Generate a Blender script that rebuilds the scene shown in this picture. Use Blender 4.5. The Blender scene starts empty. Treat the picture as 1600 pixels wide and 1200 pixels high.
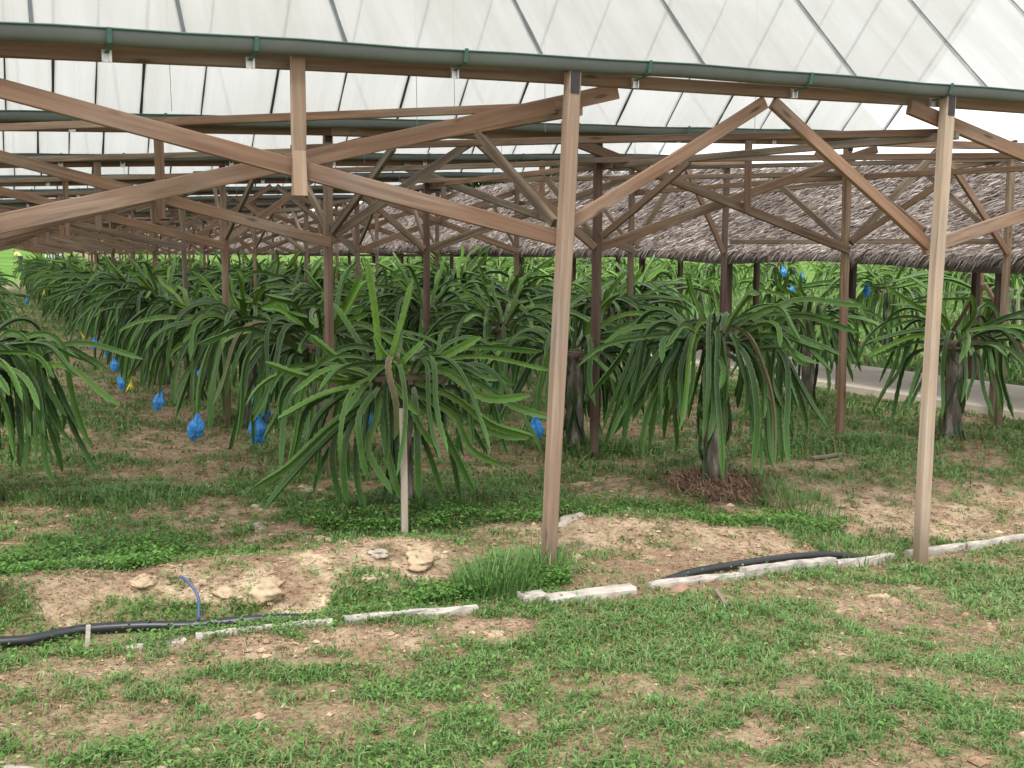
import bpy, math, random
import numpy as np
from mathutils import Vector, Matrix
rad = math.radians
random.seed(7)
rng = np.random.default_rng(11)
S = bpy.context.scene
COL = S.collection

# ---------------------------------------------------------------- camera, sky, sun, exposure
YAW, PITCH, ROLL, EYE = rad(24.2), rad(6.25), rad(0.4), 1.6
cR = Vector((math.cos(YAW), -math.sin(YAW), 0))
cF = Vector((math.sin(YAW)*math.cos(PITCH), math.cos(YAW)*math.cos(PITCH), -math.sin(PITCH)))
cU = cR.cross(cF)
r2 = cR*math.cos(ROLL) + cU*math.sin(ROLL)
u2 = cU*math.cos(ROLL) - cR*math.sin(ROLL)
cam_data = bpy.data.cameras.new('camera'); cam = bpy.data.objects.new('camera', cam_data); COL.objects.link(cam)
M = Matrix((r2, u2, -cF)).transposed().to_4x4(); M.translation = Vector((0, 0, EYE))
cam.matrix_world = M
cam_data.sensor_width = 36; cam_data.lens = 1780/1600*36
cam_data.clip_start = 0.05; cam_data.clip_end = 3000
S.camera = cam

SUN_EL, SUN_AZ = rad(58), rad(215)          # azimuth clockwise from +Y
w = bpy.data.worlds.new('World'); S.world = w; w.use_nodes = True
nt = w.node_tree; nt.nodes.clear()
out = nt.nodes.new('ShaderNodeOutputWorld'); bg = nt.nodes.new('ShaderNodeBackground')
sky = nt.nodes.new('ShaderNodeTexSky'); sky.sky_type = 'NISHITA'; sky.sun_disc = False
sky.sun_elevation = SUN_EL; sky.sun_rotation = SUN_AZ; sky.air_density = 1.0; sky.dust_density = 4.0
hs = nt.nodes.new('ShaderNodeHueSaturation'); hs.inputs['Saturation'].default_value = 0.12
mx = nt.nodes.new('ShaderNodeMix'); mx.data_type = 'RGBA'; mx.inputs[0].default_value = 0.78
mx.inputs[7].default_value = (8.6, 8.75, 8.9, 1)      # even cloud layer
nt.links.new(sky.outputs[0], hs.inputs['Color']); nt.links.new(hs.outputs[0], mx.inputs[6])
nt.links.new(mx.outputs[2], bg.inputs[0]); nt.links.new(bg.outputs[0], out.inputs[0])
bg.inputs[1].default_value = 0.12
sd = bpy.data.lights.new('sun', 'SUN'); sd.energy = 1.5; sd.angle = rad(11); sd.color = (1, .97, .92)
sun = bpy.data.objects.new('sun', sd); COL.objects.link(sun)
sdir = Vector((math.sin(SUN_AZ)*math.cos(SUN_EL), math.cos(SUN_AZ)*math.cos(SUN_EL), math.sin(SUN_EL)))
sun.rotation_euler = (-sdir).to_track_quat('-Z', 'Y').to_euler()
S.view_settings.view_transform = 'Standard'; S.view_settings.look = 'None'
S.view_settings.exposure = 0.92; S.view_settings.gamma = 1
S.render.engine = 'CYCLES'
S.cycles.max_bounces = 8; S.cycles.diffuse_bounces = 4; S.cycles.transmission_bounces = 6; S.cycles.transparent_max_bounces = 8

# ---------------------------------------------------------------- helpers
def tag(o, label=None, cat=None, group=None, kind=None):
    if label: o['label'] = label
    if cat: o['category'] = cat
    if group: o['group'] = group
    if kind: o['kind'] = kind
    return o
def empty(name, loc, label, cat, group=None, rz=0):
    o = bpy.data.objects.new(name, None); COL.objects.link(o); o.location = loc; o.rotation_euler = (0, 0, rz)
    o.empty_display_size = .1
    return tag(o, label, cat, group)
def build(name, V, faces, mats=None, attrs=None, midx=None, smooth=False, parent=None, link=True):
    """V (n,3); faces: list of (m,k) int arrays; attrs {name: per-vertex float}"""
    V = np.asarray(V, dtype=np.float32)
    me = bpy.data.meshes.new(name)
    me.vertices.add(len(V)); me.vertices.foreach_set('co', V.ravel())
    faces = [np.asarray(f, dtype=np.int32) for f in faces if len(f)]
    loops = np.concatenate([f.ravel() for f in faces]); tot = np.concatenate([np.full(len(f), f.shape[1], np.int32) for f in faces])
    start = np.concatenate([[0], np.cumsum(tot)[:-1]]).astype(np.int32)
    me.loops.add(len(loops)); me.loops.foreach_set('vertex_index', loops)
    me.polygons.add(len(tot)); me.polygons.foreach_set('loop_start', start); me.polygons.foreach_set('loop_total', tot)
    if midx is not None: me.polygons.foreach_set('material_index', np.asarray(midx, dtype=np.int32))
    me.polygons.foreach_set('use_smooth', np.full(len(tot), bool(smooth)))
    for k, a in (attrs or {}).items():
        at = me.attributes.new(k, 'FLOAT', 'POINT'); at.data.foreach_set('value', np.asarray(a, dtype=np.float32))
    for m in (mats if isinstance(mats, (list, tuple)) else [mats]): me.materials.append(m)
    me.update(calc_edges=True); me.validate()
    o = bpy.data.objects.new(name, me)
    if link: COL.objects.link(o)
    if parent: o.parent = parent
    return o
def copy_tree(root, loc, rz, sc=1.0):
    c = root.copy(); COL.objects.link(c); c.location = loc; c.rotation_euler = (0, 0, rz); c.scale = (sc, sc, sc)
    for ch in root.children:
        d = ch.copy(); COL.objects.link(d); d.parent = c
    return c
_lat = np.random.default_rng(5).random((256, 256))
def vnoise(x, y):
    xi = np.floor(x).astype(int); yi = np.floor(y).astype(int); fx = x-xi; fy = y-yi
    fx = fx*fx*(3-2*fx); fy = fy*fy*(3-2*fy)
    a = _lat[xi & 255, yi & 255]; b = _lat[(xi+1) & 255, yi & 255]; c = _lat[xi & 255, (yi+1) & 255]; d = _lat[(xi+1) & 255, (yi+1) & 255]
    return (a*(1-fx)+b*fx)*(1-fy) + (c*(1-fx)+d*fx)*fy
def fbm(x, y, o=4, g=.5):
    s = 0; a = 1; t = 0
    for i in range(o):
        s = s + a*vnoise(x*2**i+17.3*i, y*2**i+9.1*i); t += a; a *= g
    return s/t
def sm(t): t = np.clip(t, 0, 1); return t*t*(3-2*t)

def mat(name):
    m = bpy.data.materials.new(name); m.use_nodes = True; n = m.node_tree; n.nodes.clear()
    o = n.nodes.new('ShaderNodeOutputMaterial'); p = n.nodes.new('ShaderNodeBsdfPrincipled'); n.links.new(p.outputs[0], o.inputs[0])
    return m, n, p, o
def N(n, t, **kw):
    x = n.nodes.new(t)
    for k, v in kw.items():
        if k in ('operation', 'blend_type', 'data_type', 'attribute_name', 'feature', 'distance', 'noise_dimensions', 'clamp'): setattr(x, k, v)
        else: x.inputs[k].default_value = v
    return x
def ramp(n, src, stops):
    r = n.nodes.new('ShaderNodeValToRGB'); e = r.color_ramp.elements
    while len(e) < len(stops): e.new(.5)
    for i, (p, c) in enumerate(stops): e[i].position = p; e[i].color = (*c, 1)
    n.links.new(src, r.inputs[0]); return r.outputs[0]
def mixc(n, fac, a, b, mode='MIX'):
    x = n.nodes.new('ShaderNodeMix'); x.data_type = 'RGBA'; x.blend_type = mode
    for s, i in ((fac, 0), (a, 6), (b, 7)):
        if hasattr(s, 'links'): n.links.new(s, x.inputs[i])
        elif isinstance(s, (int, float)): x.inputs[i].default_value = s
        else: x.inputs[i].default_value = (*s, 1)
    return x.outputs[2]
def attr(n, name): return N(n, 'ShaderNodeAttribute', attribute_name=name).outputs['Fac']
def noise(n, vec, scale, detail=4, rough=.55, dist=0):
    x = N(n, 'ShaderNodeTexNoise'); x.inputs['Scale'].default_value = scale; x.inputs['Detail'].default_value = detail
    x.inputs['Roughness'].default_value = rough; x.inputs['Distortion'].default_value = dist
    if vec is not None: n.links.new(vec, x.inputs['Vector'])
    return x.outputs['Fac']
def bump(n, p, h, strength=.4, dist=.01):
    b = n.nodes.new('ShaderNodeBump'); b.inputs['Strength'].default_value = strength; b.inputs['Distance'].default_value = dist
    n.links.new(h, b.inputs['Height']); n.links.new(b.outputs[0], p.inputs['Normal'])
def texco(n, kind='Object'): return n.nodes.new('ShaderNodeTexCoord').outputs[kind]
def mapping(n, vec, scale=(1, 1, 1), locsrc=None):
    m = n.nodes.new('ShaderNodeMapping'); m.inputs['Scale'].default_value = scale; n.links.new(vec, m.inputs['Vector'])
    if locsrc is not None: n.links.new(locsrc, m.inputs['Location'])
    return m.outputs[0]

def wood_mat(name, dark, mid, light, grey=.25, mud=False):
    m, n, p, o = mat(name)
    oi = n.nodes.new('ShaderNodeObjectInfo')
    mul = N(n, 'ShaderNodeVectorMath', operation='SCALE'); mul.inputs[0].default_value = (31, 17, 23); n.links.new(oi.outputs['Random'], mul.inputs['Scale'])
    tc = texco(n)
    g1 = noise(n, mapping(n, tc, (1.6, 26, 26), mul.outputs[0]), 1.0, 6, .6, .8)
    g2 = noise(n, mapping(n, tc, (1.1, 3, 3), mul.outputs[0]), 1.0, 3)
    c = ramp(n, g1, [(.3, dark), (.5, mid), (.72, light)])
    gcol = ramp(n, g1, [(.3, (.12, .105, .09)), (.7, (.36, .33, .29))])
    gf = N(n, 'ShaderNodeMapRange'); gf.inputs['From Min'].default_value = .45; gf.inputs['From Max'].default_value = .75; gf.inputs['To Max'].default_value = grey*2
    n.links.new(g2, gf.inputs['Value'])
    c = mixc(n, gf.outputs[0], c, gcol)
    # knots
    v = N(n, 'ShaderNodeTexVoronoi'); v.inputs['Scale'].default_value = 1; n.links.new(mapping(n, tc, (2.2, 9, 9), mul.outputs[0]), v.inputs['Vector'])
    kn = ramp(n, v.outputs['Distance'], [(.05, (.25, .25, .25)), (.12, (1, 1, 1))])
    c = mixc(n, .8, c, kn, 'MULTIPLY')
    rv = ramp(n, oi.outputs['Random'], [(0, (.72, .70, .68)), (.5, (.95, .93, .92)), (1, (1.15, 1.1, 1.05))])
    c = mixc(n, 1.0, c, rv, 'MULTIPLY')
    if mud:   # damp, soil-splashed foot of a post (the timber's own x runs up from its foot)
        sx = n.nodes.new('ShaderNodeSeparateXYZ'); n.links.new(tc, sx.inputs[0])
        ad = N(n, 'ShaderNodeMath', operation='MULTIPLY_ADD'); n.links.new(g2, ad.inputs[0]); ad.inputs[1].default_value = -.5; n.links.new(sx.outputs[0], ad.inputs[2])
        mr = N(n, 'ShaderNodeMapRange'); mr.inputs['From Min'].default_value = .42; mr.inputs['From Max'].default_value = .05; mr.inputs['To Max'].default_value = .75; n.links.new(ad.outputs[0], mr.inputs['Value'])
        c = mixc(n, mr.outputs[0], c, (.13, .095, .06))
    n.links.new(c, p.inputs['Base Color']); p.inputs['Roughness'].default_value = .75
    bump(n, p, g1, .35, .004)
    return m
W_NEW = wood_mat('wood_reddish', (.15, .078, .046), (.215, .125, .078), (.28, .175, .115), .28)
W_PALE = wood_mat('wood_pale', (.30, .225, .165), (.37, .285, .215), (.45, .37, .295), .35, True)
W_POST = wood_mat('wood_post', (.235, .155, .105), (.295, .20, .14), (.36, .265, .195), .3, True)
W_STAKE = wood_mat('wood_stake', (.26, .22, .18), (.34, .29, .24), (.43, .38, .32), .2)
W_BOARD = wood_mat('wood_board', (.235, .155, .105), (.31, .21, .145), (.38, .28, .205), .2)
W_DARK = wood_mat('wood_dark', (.05, .027, .019), (.085, .045, .032), (.125, .072, .052), .12, True)
W_MID = wood_mat('wood_brown', (.09, .050, .029), (.175, .102, .062), (.25, .158, .10), .26)
W_WEATH = wood_mat('wood_weathered', (.06, .042, .028), (.14, .098, .062), (.24, .175, .12), .3)

def roof_mat():
    m, n, p, o = mat('translucent_sheet'); n.nodes.remove(p)
    tc = texco(n)
    st = noise(n, mapping(n, tc, (7, .55, .55)), 1.0, 5, .6)
    bl = noise(n, mapping(n, tc, (1.2, 1.0, 1.0)), 1.3, 4)
    c1 = ramp(n, st, [(.3, (.63, .63, .605)), (.55, (.73, .73, .725)), (.75, (.79, .795, .795))])
    c = mixc(n, .6, c1, ramp(n, bl, [(.35, (.84, .835, .80)), (.6, (1, 1, 1))]), 'MULTIPLY')
    d = n.nodes.new('ShaderNodeBsdfDiffuse'); t = n.nodes.new('ShaderNodeBsdfTranslucent'); g = N(n, 'ShaderNodeBsdfGlossy', Roughness=.45)
    b = n.nodes.new('ShaderNodeBump'); b.inputs['Strength'].default_value = .5; b.inputs['Distance'].default_value = .02; n.links.new(st, b.inputs['Height'])
    for s in (d, t, g): n.links.new(b.outputs[0], s.inputs['Normal'])
    n.links.new(c, d.inputs[0]); n.links.new(mixc(n, .38, c, (.95, .95, .94)), t.inputs[0])
    m1 = N(n, 'ShaderNodeMixShader'); m1.inputs[0].default_value = .66; n.links.new(d.outputs[0], m1.inputs[1]); n.links.new(t.outputs[0], m1.inputs[2])
    m2 = N(n, 'ShaderNodeMixShader'); m2.inputs[0].default_value = .04; n.links.new(m1.outputs[0], m2.inputs[1]); n.links.new(g.outputs[0], m2.inputs[2])
    tr = n.nodes.new('ShaderNodeBsdfTransparent'); m3 = N(n, 'ShaderNodeMixShader'); m3.inputs[0].default_value = .18
    n.links.new(m2.outputs[0], m3.inputs[1]); n.links.new(tr.outputs[0], m3.inputs[2]); n.links.new(m3.outputs[0], o.inputs[0])
    return m
ROOF = roof_mat()
def simple(name, col, rough=.6, metal=0, var=.25, scale=8, bmp=.2, spec=None):
    m, n, p, o = mat(name); f = noise(n, texco(n), scale, 5)
    c = ramp(n, f, [(.3, tuple(x*(1-var) for x in col)), (.7, tuple(min(1, x*(1+var)) for x in col))])
    n.links.new(c, p.inputs['Base Color']); p.inputs['Roughness'].default_value = rough; p.inputs['Metallic'].default_value = metal
    if bmp: bump(n, p, f, bmp, .01)
    return m
GUTTER = simple('gutter_plastic', (.135, .15, .145), .85, 0, .15, 3, .05)
GUT_RIM = simple('gutter_rim', (.05, .12, .095), .5, 0, .1, 3, .05)
STRAP = simple('strap_dark', (.04, .05, .05), .6, 0, .2, 6, 0)
METAL = simple('galvanised', (.62, .62, .60), .35, .6, .2, 30, .1)
TAR = simple('tar_strap', (.03, .028, .03), .8, 0, .3, 12, .2)
WIRE = simple('wire', (.2, .21, .2), .5, .3, .1, 5, 0)
CONC = simple('concrete_path', (.60, .52, .43), .9, 0, .12, 1.6, .3)
CURB = simple('concrete_curb', (.42, .38, .335), .9, 0, .38, 11, .8)
PIPE = simple('black_pipe', (.017, .018, .022), .38, 0, .3, 9, .1)
HOSE = simple('blue_hose', (.06, .09, .20), .4, 0, .2, 9, .1)
BAGM = simple('blue_plastic', (.05, .28, .74), .4, 0, .5, 30, .9)
YEL = simple('withered_flower', (.62, .50, .05), .6, 0, .35, 15, .3)
ROOTM = simple('dead_roots', (.13, .092, .065), .9, 0, .5, 25, .8)
BRICK = simple('old_brick', (.26, .15, .10), .9, 0, .3, 18, .5)

def rock_mat(name, col):
    m, n, p, o = mat(name); tc = texco(n, 'Object'); f = noise(n, tc, 9, 7, .65); f2 = noise(n, tc, 3, 3)
    c = ramp(n, f, [(.3, tuple(x*.6 for x in col)), (.5, col), (.75, tuple(min(.8, x*1.35) for x in col))])
    c = mixc(n, ramp(n, f2, [(.4, (0, 0, 0)), (.65, (.7, .7, .7))]), c, (.28, .17, .11))
    n.links.new(c, p.inputs['Base Color']); p.inputs['Roughness'].default_value = .95; bump(n, p, f, .8, .02); return m
ROCK = rock_mat('limestone', (.50, .385, .25)); ROCKG = rock_mat('grey_stone', (.42, .38, .32))

def stem_mat():
    m, n, p, o = mat('cactus_stem')
    t = attr(n, 'tint'); al = attr(n, 'along'); rib = attr(n, 'rib')
    c = ramp(n, t, [(0, (.13, .095, .05)), (.03, (.022, .043, .016)), (.35, (.036, .078, .018)), (.65, (.065, .13, .022)), (.85, (.10, .19, .02)), (1, (.14, .28, .028))])
    nz = noise(n, texco(n, 'Object'), 24, 5, .65)
    c = mixc(n, .6, c, ramp(n, nz, [(.35, (.6, .6, .6)), (.62, (1.1, 1.1, 1.05)), (.75, (1.7, 1.5, 1.3))]), 'MULTIPLY')
    tip = N(n, 'ShaderNodeMapRange'); tip.inputs['From Min'].default_value = .55; tip.inputs['From Max'].default_value = 1.0; tip.inputs['To Max'].default_value = .5
    n.links.new(al, tip.inputs['Value']); c = mixc(n, tip.outputs[0], c, (.085, .23, .035))
    edge = N(n, 'ShaderNodeMapRange'); edge.inputs['From Min'].default_value = .72; edge.inputs['To Max'].default_value = .7; n.links.new(rib, edge.inputs['Value'])
    c = mixc(n, edge.outputs[0], c, (.17, .27, .10))
    base = N(n, 'ShaderNodeMapRange'); base.inputs['From Min'].default_value = .12; base.inputs['From Max'].default_value = 0; base.inputs['To Max'].default_value = .6
    n.links.new(al, base.inputs['Value']); c = mixc(n, base.outputs[0], c, (.19, .18, .12))
    n.links.new(c, p.inputs['Base Color']); p.inputs['Roughness'].default_value = .46; p.inputs['Specular IOR Level'].default_value = .32; bump(n, p, nz, .15, .005); return m
STEM = stem_mat()
def bark():
    m, n, p, o = mat('rooted_post'); tc = texco(n); f = noise(n, mapping(n, tc, (9, 9, 2.5)), 2, 6, .65)
    f2 = noise(n, tc, 3.3, 3)
    c = ramp(n, f, [(.3, (.05, .042, .036)), (.5, (.16, .13, .11)), (.7, (.40, .35, .30))])
    c = mixc(n, ramp(n, f2, [(.45, (0, 0, 0)), (.7, (.6, .6, .6))]), c, (.05, .07, .03))
    n.links.new(c, p.inputs['Base Color']); p.inputs['Roughness'].default_value = .9; bump(n, p, f, .9, .02); return m
BARK = bark()

def grass_mat(name, stops, rough=.55, transl=.3):
    m, n, p, o = mat(name); t = attr(n, 'tint'); c = ramp(n, t, stops)
    n.links.new(c, p.inputs['Base Color']); p.inputs['Roughness'].default_value = rough; p.inputs['Specular IOR Level'].default_value = .25
    tr = n.nodes.new('ShaderNodeBsdfTranslucent'); n.links.new(c, tr.inputs[0])
    ms = N(n, 'ShaderNodeMixShader'); ms.inputs[0].default_value = transl; n.links.new(p.outputs[0], ms.inputs[1]); n.links.new(tr.outputs[0], ms.inputs[2]); n.links.new(ms.outputs[0], o.inputs[0])
    return m
GRASS = grass_mat('grass', [(0, (.30, .21, .12)), (.13, (.24, .19, .09)), (.2, (.065, .135, .034)), (.5, (.125, .245, .066)), (.8, (.215, .345, .12)), (1, (.38, .46, .22))])
WEED = grass_mat('weed_leaf', [(0, (.055, .135, .03)), (.5, (.11, .25, .045)), (1, (.23, .37, .10))])
STRAW = grass_mat('straw', [(0, (.10, .06, .04)), (.4, (.22, .13, .085)), (.8, (.40, .27, .17)), (1, (.55, .43, .28))], .8, .0)
LEAF = grass_mat('tree_leaf', [(0, (.018, .04, .018)), (.6, (.04, .085, .03)), (1, (.08, .14, .05))])
THATCH = grass_mat('thatch_leaf', [(0, (.055, .042, .035)), (.35, (.185, .148, .128)), (.7, (.37, .315, .28)), (1, (.64, .575, .52))], .8, .05)

def ground_mat():
    m, n, p, o = mat('ground_soil_grass'); tc = texco(n, 'Object')
    so = attr(n, 'soil'); tn = attr(n, 'tan'); fd = attr(n, 'field')
    n1 = noise(n, tc, 7, 8, .7); n2 = noise(n, tc, 45, 4, .6); n3 = noise(n, tc, 1.4, 4)
    soil = ramp(n, n1, [(.3, (.19, .125, .08)), (.5, (.325, .23, .152)), (.7, (.44, .335, .23))])
    soil = mixc(n, .5, soil, ramp(n, n2, [(.3, (.55, .55, .55)), (.7, (1.35, 1.3, 1.25))]), 'MULTIPLY')
    tan = ramp(n, n1, [(.3, (.30, .215, .145)), (.5, (.56, .445, .30)), (.7, (.70, .60, .44))])
    s = mixc(n, tn, soil, tan)
    gr = ramp(n, n1, [(.3, (.08, .095, .035)), (.55, (.13, .165, .055)), (.75, (.20, .21, .095))])
    gr = mixc(n, ramp(n, n3, [(.45, (0, 0, 0)), (.7, (.55, .55, .55))]), gr, (.20, .15, .095))
    c = mixc(n, so, gr, s)
    f = ramp(n, noise(n, mapping(n, tc, (.05, .2, 1)), 1, 5), [(.35, (.07, .16, .02)), (.6, (.12, .23, .03)), (.75, (.17, .27, .05))])
    c = mixc(n, fd, c, f)
    n.links.new(c, p.inputs['Base Color']); p.inputs['Roughness'].default_value = .95; p.inputs['Specular IOR Level'].default_value = .15
    add = N(n, 'ShaderNodeMath', operation='ADD'); n.links.new(n1, add.inputs[0]); n.links.new(n2, add.inputs[1])
    bump(n, p, add.outputs[0], .7, .02)
    return m
GROUND = ground_mat()

# ---------------------------------------------------------------- ground
# (x, y, rx, ry, soil, tan)
PATCH = [(0.3,5.48,.41,.31,1,.5),(.88,5.51,.40,.34,1,.7),(1.16,5.3,.26,.24,1,1),(1.64,5.57,.45,.34,1,.55),(1.86,5.45,.2,.3,1,1),(1.33,6.63,.23,.16,.9,.9),
 (1.08,7.16,.36,.3,.9,.3),(1.57,6.09,.24,.22,.9,.8),(2.82,5.89,.41,.38,.8,.5),(2.22,5.6,.21,.22,.7,.5),(2.86,5.63,.25,.3,1,.3),(3.37,5.35,.69,.5,.95,.3),(4.05,5.52,.54,.36,.95,.35),
 (3.89,6.99,.4,.36,.9,.35),(4.45,6.45,.6,.42,1,.1),(5.6,6.1,.62,.5,1,.35),(6.0,5.65,.5,.5,.9,.5),(6.76,6.15,.4,.4,.9,.4),(5.38,6.38,.34,.4,.85,.3),(5.99,7.26,.4,.45,.85,.25),
 (1.48,10.1,.6,.8,.9,.2),(1.55,11.8,.4,.6,.8,.15),(2.,15.7,.6,1.3,.7,.2),(.92,15.2,.45,1.3,.8,.2),(1.2,22,.6,3.,.8,.2),(1.1,8.7,.4,.3,.7,.25),(1.35,13.3,.35,.6,.7,.2),(.95,18.5,.4,1,.7,.2),
 (1.1,4.5,.69,.19,.95,.3),(.42,4.72,.3,.13,.9,.3),(.33,4.28,.11,.2,.8,.5),(.08,4.56,.1,.14,.8,.5),(.61,3.87,.12,.14,.8,.6),(.15,4.0,.1,.15,.7,.6),(.8,3.5,.12,.12,.6,.4),
 (4.04,4.36,.55,.32,.75,.55),(4.09,3.98,.44,.35,.75,.5),(3.65,4.54,.4,.15,.7,.4),(3.43,3.13,.2,.28,.8,.4),(3.26,3.66,.24,.2,.7,.5),(2.3,3.03,.14,.1,.7,.3),
 (1.97,4.42,.2,.14,1,.2),(1.65,3.89,.12,.08,.6,.3),(1.22,3.67,.12,.1,.6,.2),(4.47,7.71,.3,.36,.8,.3),(5.5,7.45,.21,.38,.7,.3),(2.9,3.6,.12,.08,.7,.3),(2.6,3.3,.1,.07,.6,.2),(1.7,3.2,.16,.1,.6,.3),(3.1,4.3,.15,.1,.6,.2),
 (2.1,7.6,.3,.3,.7,.2),(5.2,10,.6,.9,.8,.25),(3.4,9.6,.4,.8,.8,.2),(5.6,13,.7,1.2,.7,.2),(3.5,13,.5,1.,.7,.2),(7,10.6,.5,.8,.7,.3)]
LUSH = [(.3,6.3,.5,.3),(.3,5.85,.4,.16),(2.2,6.5,.45,.3),(1.95,6.7,.4,.3),(3.6,6.3,.8,.3),(4.5,6.0,.6,.18),(2.1,4.95,.4,.14),(2.7,6.9,.7,.35),(6.3,7.8,1.2,.5),(4.6,8.2,.7,.3),(.6,7.9,.7,.3),(2.4,5.25,.25,.2)]
def soil_fields(x, y):
    wx = x + .28*(fbm(x*2.6+3, y*2.6, 3)-.5)*2; wy = y + .28*(fbm(x*2.6+40, y*2.6+11, 3)-.5)*2
    s = np.zeros_like(x); t = np.zeros_like(x)
    for (a, b, rx, ry, st, tt) in PATCH:
        d = np.sqrt(((wx-a)/rx)**2 + ((wy-b)/ry)**2); k = sm((1.25-d)/.5)*st
        t = np.where(k > .01, np.maximum(t, k*tt), t); s = np.maximum(s, k)
    nz = fbm(x*1.9+5, y*1.9+8, 5, .6)
    under = sm((y-5.0)/.8)
    s = np.maximum(s, sm((nz-.54-.01*under)/.10)*(.78+.08*under)); 
    nz2 = fbm(x*5+15, y*5+3, 4, .6); s = np.maximum(s, sm((nz2-.60)/.08)*.65)
    fine = fbm(x*8+4, y*8, 4, .65); s = s*np.clip((fine-.215)*4.2, .25, 1.05)
    s = np.maximum(s, .6*sm((fbm(x*13+70, y*13+20, 3)-.60)/.07))
    t = t*sm((fbm(x*4+60, y*4, 4)-.36)/.2)
    for (a, b, rx, ry) in LUSH:
        d = np.sqrt(((wx-a)/rx)**2 + ((wy-b)/ry)**2); s = s*(1-sm((1.2-d)/.5)*.9)
    s = s*(1-sm((x-11.8)/.5)*.95)
    return np.clip(s, 0, 1), np.clip(t, 0, 1)
def H(x, y):
    x = np.asarray(x, float); y = np.asarray(y, float)
    z = -.22*sm((x-2.9)/2.0)*(1-sm((y-5.6)/1.6))
    z = z + .12*np.exp(-((y-5.55)/.30)**2)*sm((x+.8)/.6)*(1-sm((x-2.0)/.5))*(.5+1.0*fbm(x*2.4, y*2.4, 3))
    z = z + .10*np.exp(-((y-5.75)/.25)**2)*sm((x-2.8)/.3)*(1-sm((x-4.6)/.5))*(.5+fbm(x*3, y*3, 3))
    z = z - .045*np.exp(-((y-5.02)/.12)**2)*(1-sm((x-1.9)/.5))
    z = z + .05*(fbm(x*.9, y*.9, 3)-.5) + .03*(fbm(x*4+9, y*4, 4)-.5)
    near = np.exp(-(((x-4.58)**2+(y-6.7)**2)/.14)); z = z + .07*near
    z = z + .42*sm((x-12.2)/7)*sm((y+5)/8)
    z = z + .018*np.clip(y-72, 0, 58) + .06*np.clip(y-130, 0, 120)
    return z
def steps(segs):
    a = []
    for s, e, d in segs: a.append(np.arange(s, e, d))
    return np.concatenate(a + [[segs[-1][1]]])
xs = steps([(-400, -40, 30), (-40, -4, 3), (-4, -.8, .3), (-.8, 7.5, .035), (7.5, 14, .12), (14, 40, 1), (40, 420, 20)])
ys = steps([(-120, -6, 12), (-6, 2.4, .4), (2.4, 9, .035), (9, 16, .08), (16, 30, .25), (30, 80, 1), (80, 500, 8)])
X, Y = np.meshgrid(xs, ys, indexing='ij'); Z = H(X, Y)
sf, tf = soil_fields(X, Y)
Z += (sf*.5)*.035*(fbm(X*11, Y*11, 4, .6)-.5)*((X > -1) & (X < 8) & (Y < 10))
nx, ny = len(xs), len(ys); idx = np.arange(nx*ny).reshape(nx, ny)
Fq = np.stack([idx[:-1, :-1], idx[1:, :-1], idx[1:, 1:], idx[:-1, 1:]], -1).reshape(-1, 4)
field = np.maximum(sm((Y-70)/12)*(1-sm((X-6)/4)), .75*sm((X-12)/1.5))
g = build('ground', np.stack([X, Y, Z], -1).reshape(-1, 3), [Fq], GROUND, {'soil': sf.ravel(), 'tan': tf.ravel(), 'field': field.ravel()}, smooth=True)
tag(g, 'patchy green ground with bare brown and tan soil under the shelter', kind='structure')

def slab(name, x0, x1, y0, y1, z0, z1, m, dy=2.4):
    V = []; F = []; yy = np.arange(y0, y1, dy)
    for y in yy:
        a = len(V); j = .006
        for zz in (z0, z1):
            for (x, y_) in ((x0, y+j), (x1, y+j), (x1, y+dy-j), (x0, y+dy-j)): V.append((x, y_, zz))
        F += [(a, a+1, a+5, a+4), (a+1, a+2, a+6, a+5), (a+2, a+3, a+7, a+6), (a+3, a, a+4, a+7), (a+4, a+5, a+6, a+7)]
    return build(name, V, [np.array(F)], m)
p = slab('path', 9.5, 11.6, 1, 68, -.12, .075, CONC); tag(p, 'pale concrete path running under the thatched roof', kind='structure')

# ---------------------------------------------------------------- timber parts
def timber(name, p0, p1, wdt, hgt, m, parent, roll=0.0, jit=.004, bow=0.0):
    """chamfered timber from p0 to p1 in its own axes (x along): wdt across, hgt up"""
    p0 = Vector(p0); p1 = Vector(p1); d = p1-p0; L = d.length; d.normalize()
    up = Vector((0, 0, 1)) if abs(d.z) < .95 else Vector((0, 1, 0))
    s = up.cross(d).normalized(); u = d.cross(s)
    if roll: q = Matrix.Rotation(roll, 3, d); s = q @ s; u = q @ u
    a, b, c = wdt/2, hgt/2, min(wdt, hgt)*.10
    sec = [(-a+c, -b), (a-c, -b), (a, -b+c), (a, b-c), (a-c, b), (-a+c, b), (-a, b-c), (-a, -b+c)]
    ns = max(2, min(7, int(L/.45)+1)); V = []; F = []
    ph = random.random()*6
    for i in range(ns+1):
        t = i/ns; oy = bow*math.sin(math.pi*t)+jit*math.sin(ph+t*5); oz = jit*math.cos(ph*2+t*4); k = 1+.03*math.sin(ph*3+t*7)
        for (y, z) in sec: V.append((t*L, y*k+oy, z*k+oz))
    for i in range(ns):
        for j in range(8): F.append((i*8+j, i*8+(j+1) % 8, (i+1)*8+(j+1) % 8, (i+1)*8+j))
    o = build(name, V, [np.array(F), np.array([[7, 6, 5, 4, 3, 2, 1, 0], [ns*8+j for j in range(8)]])], m, parent=parent)
    mm = Matrix((d, s, u)).transposed().to_4x4(); mm.translation = p0
    if parent: mm.translation = p0 - parent.location
    o.matrix_basis = mm
    return o
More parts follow.
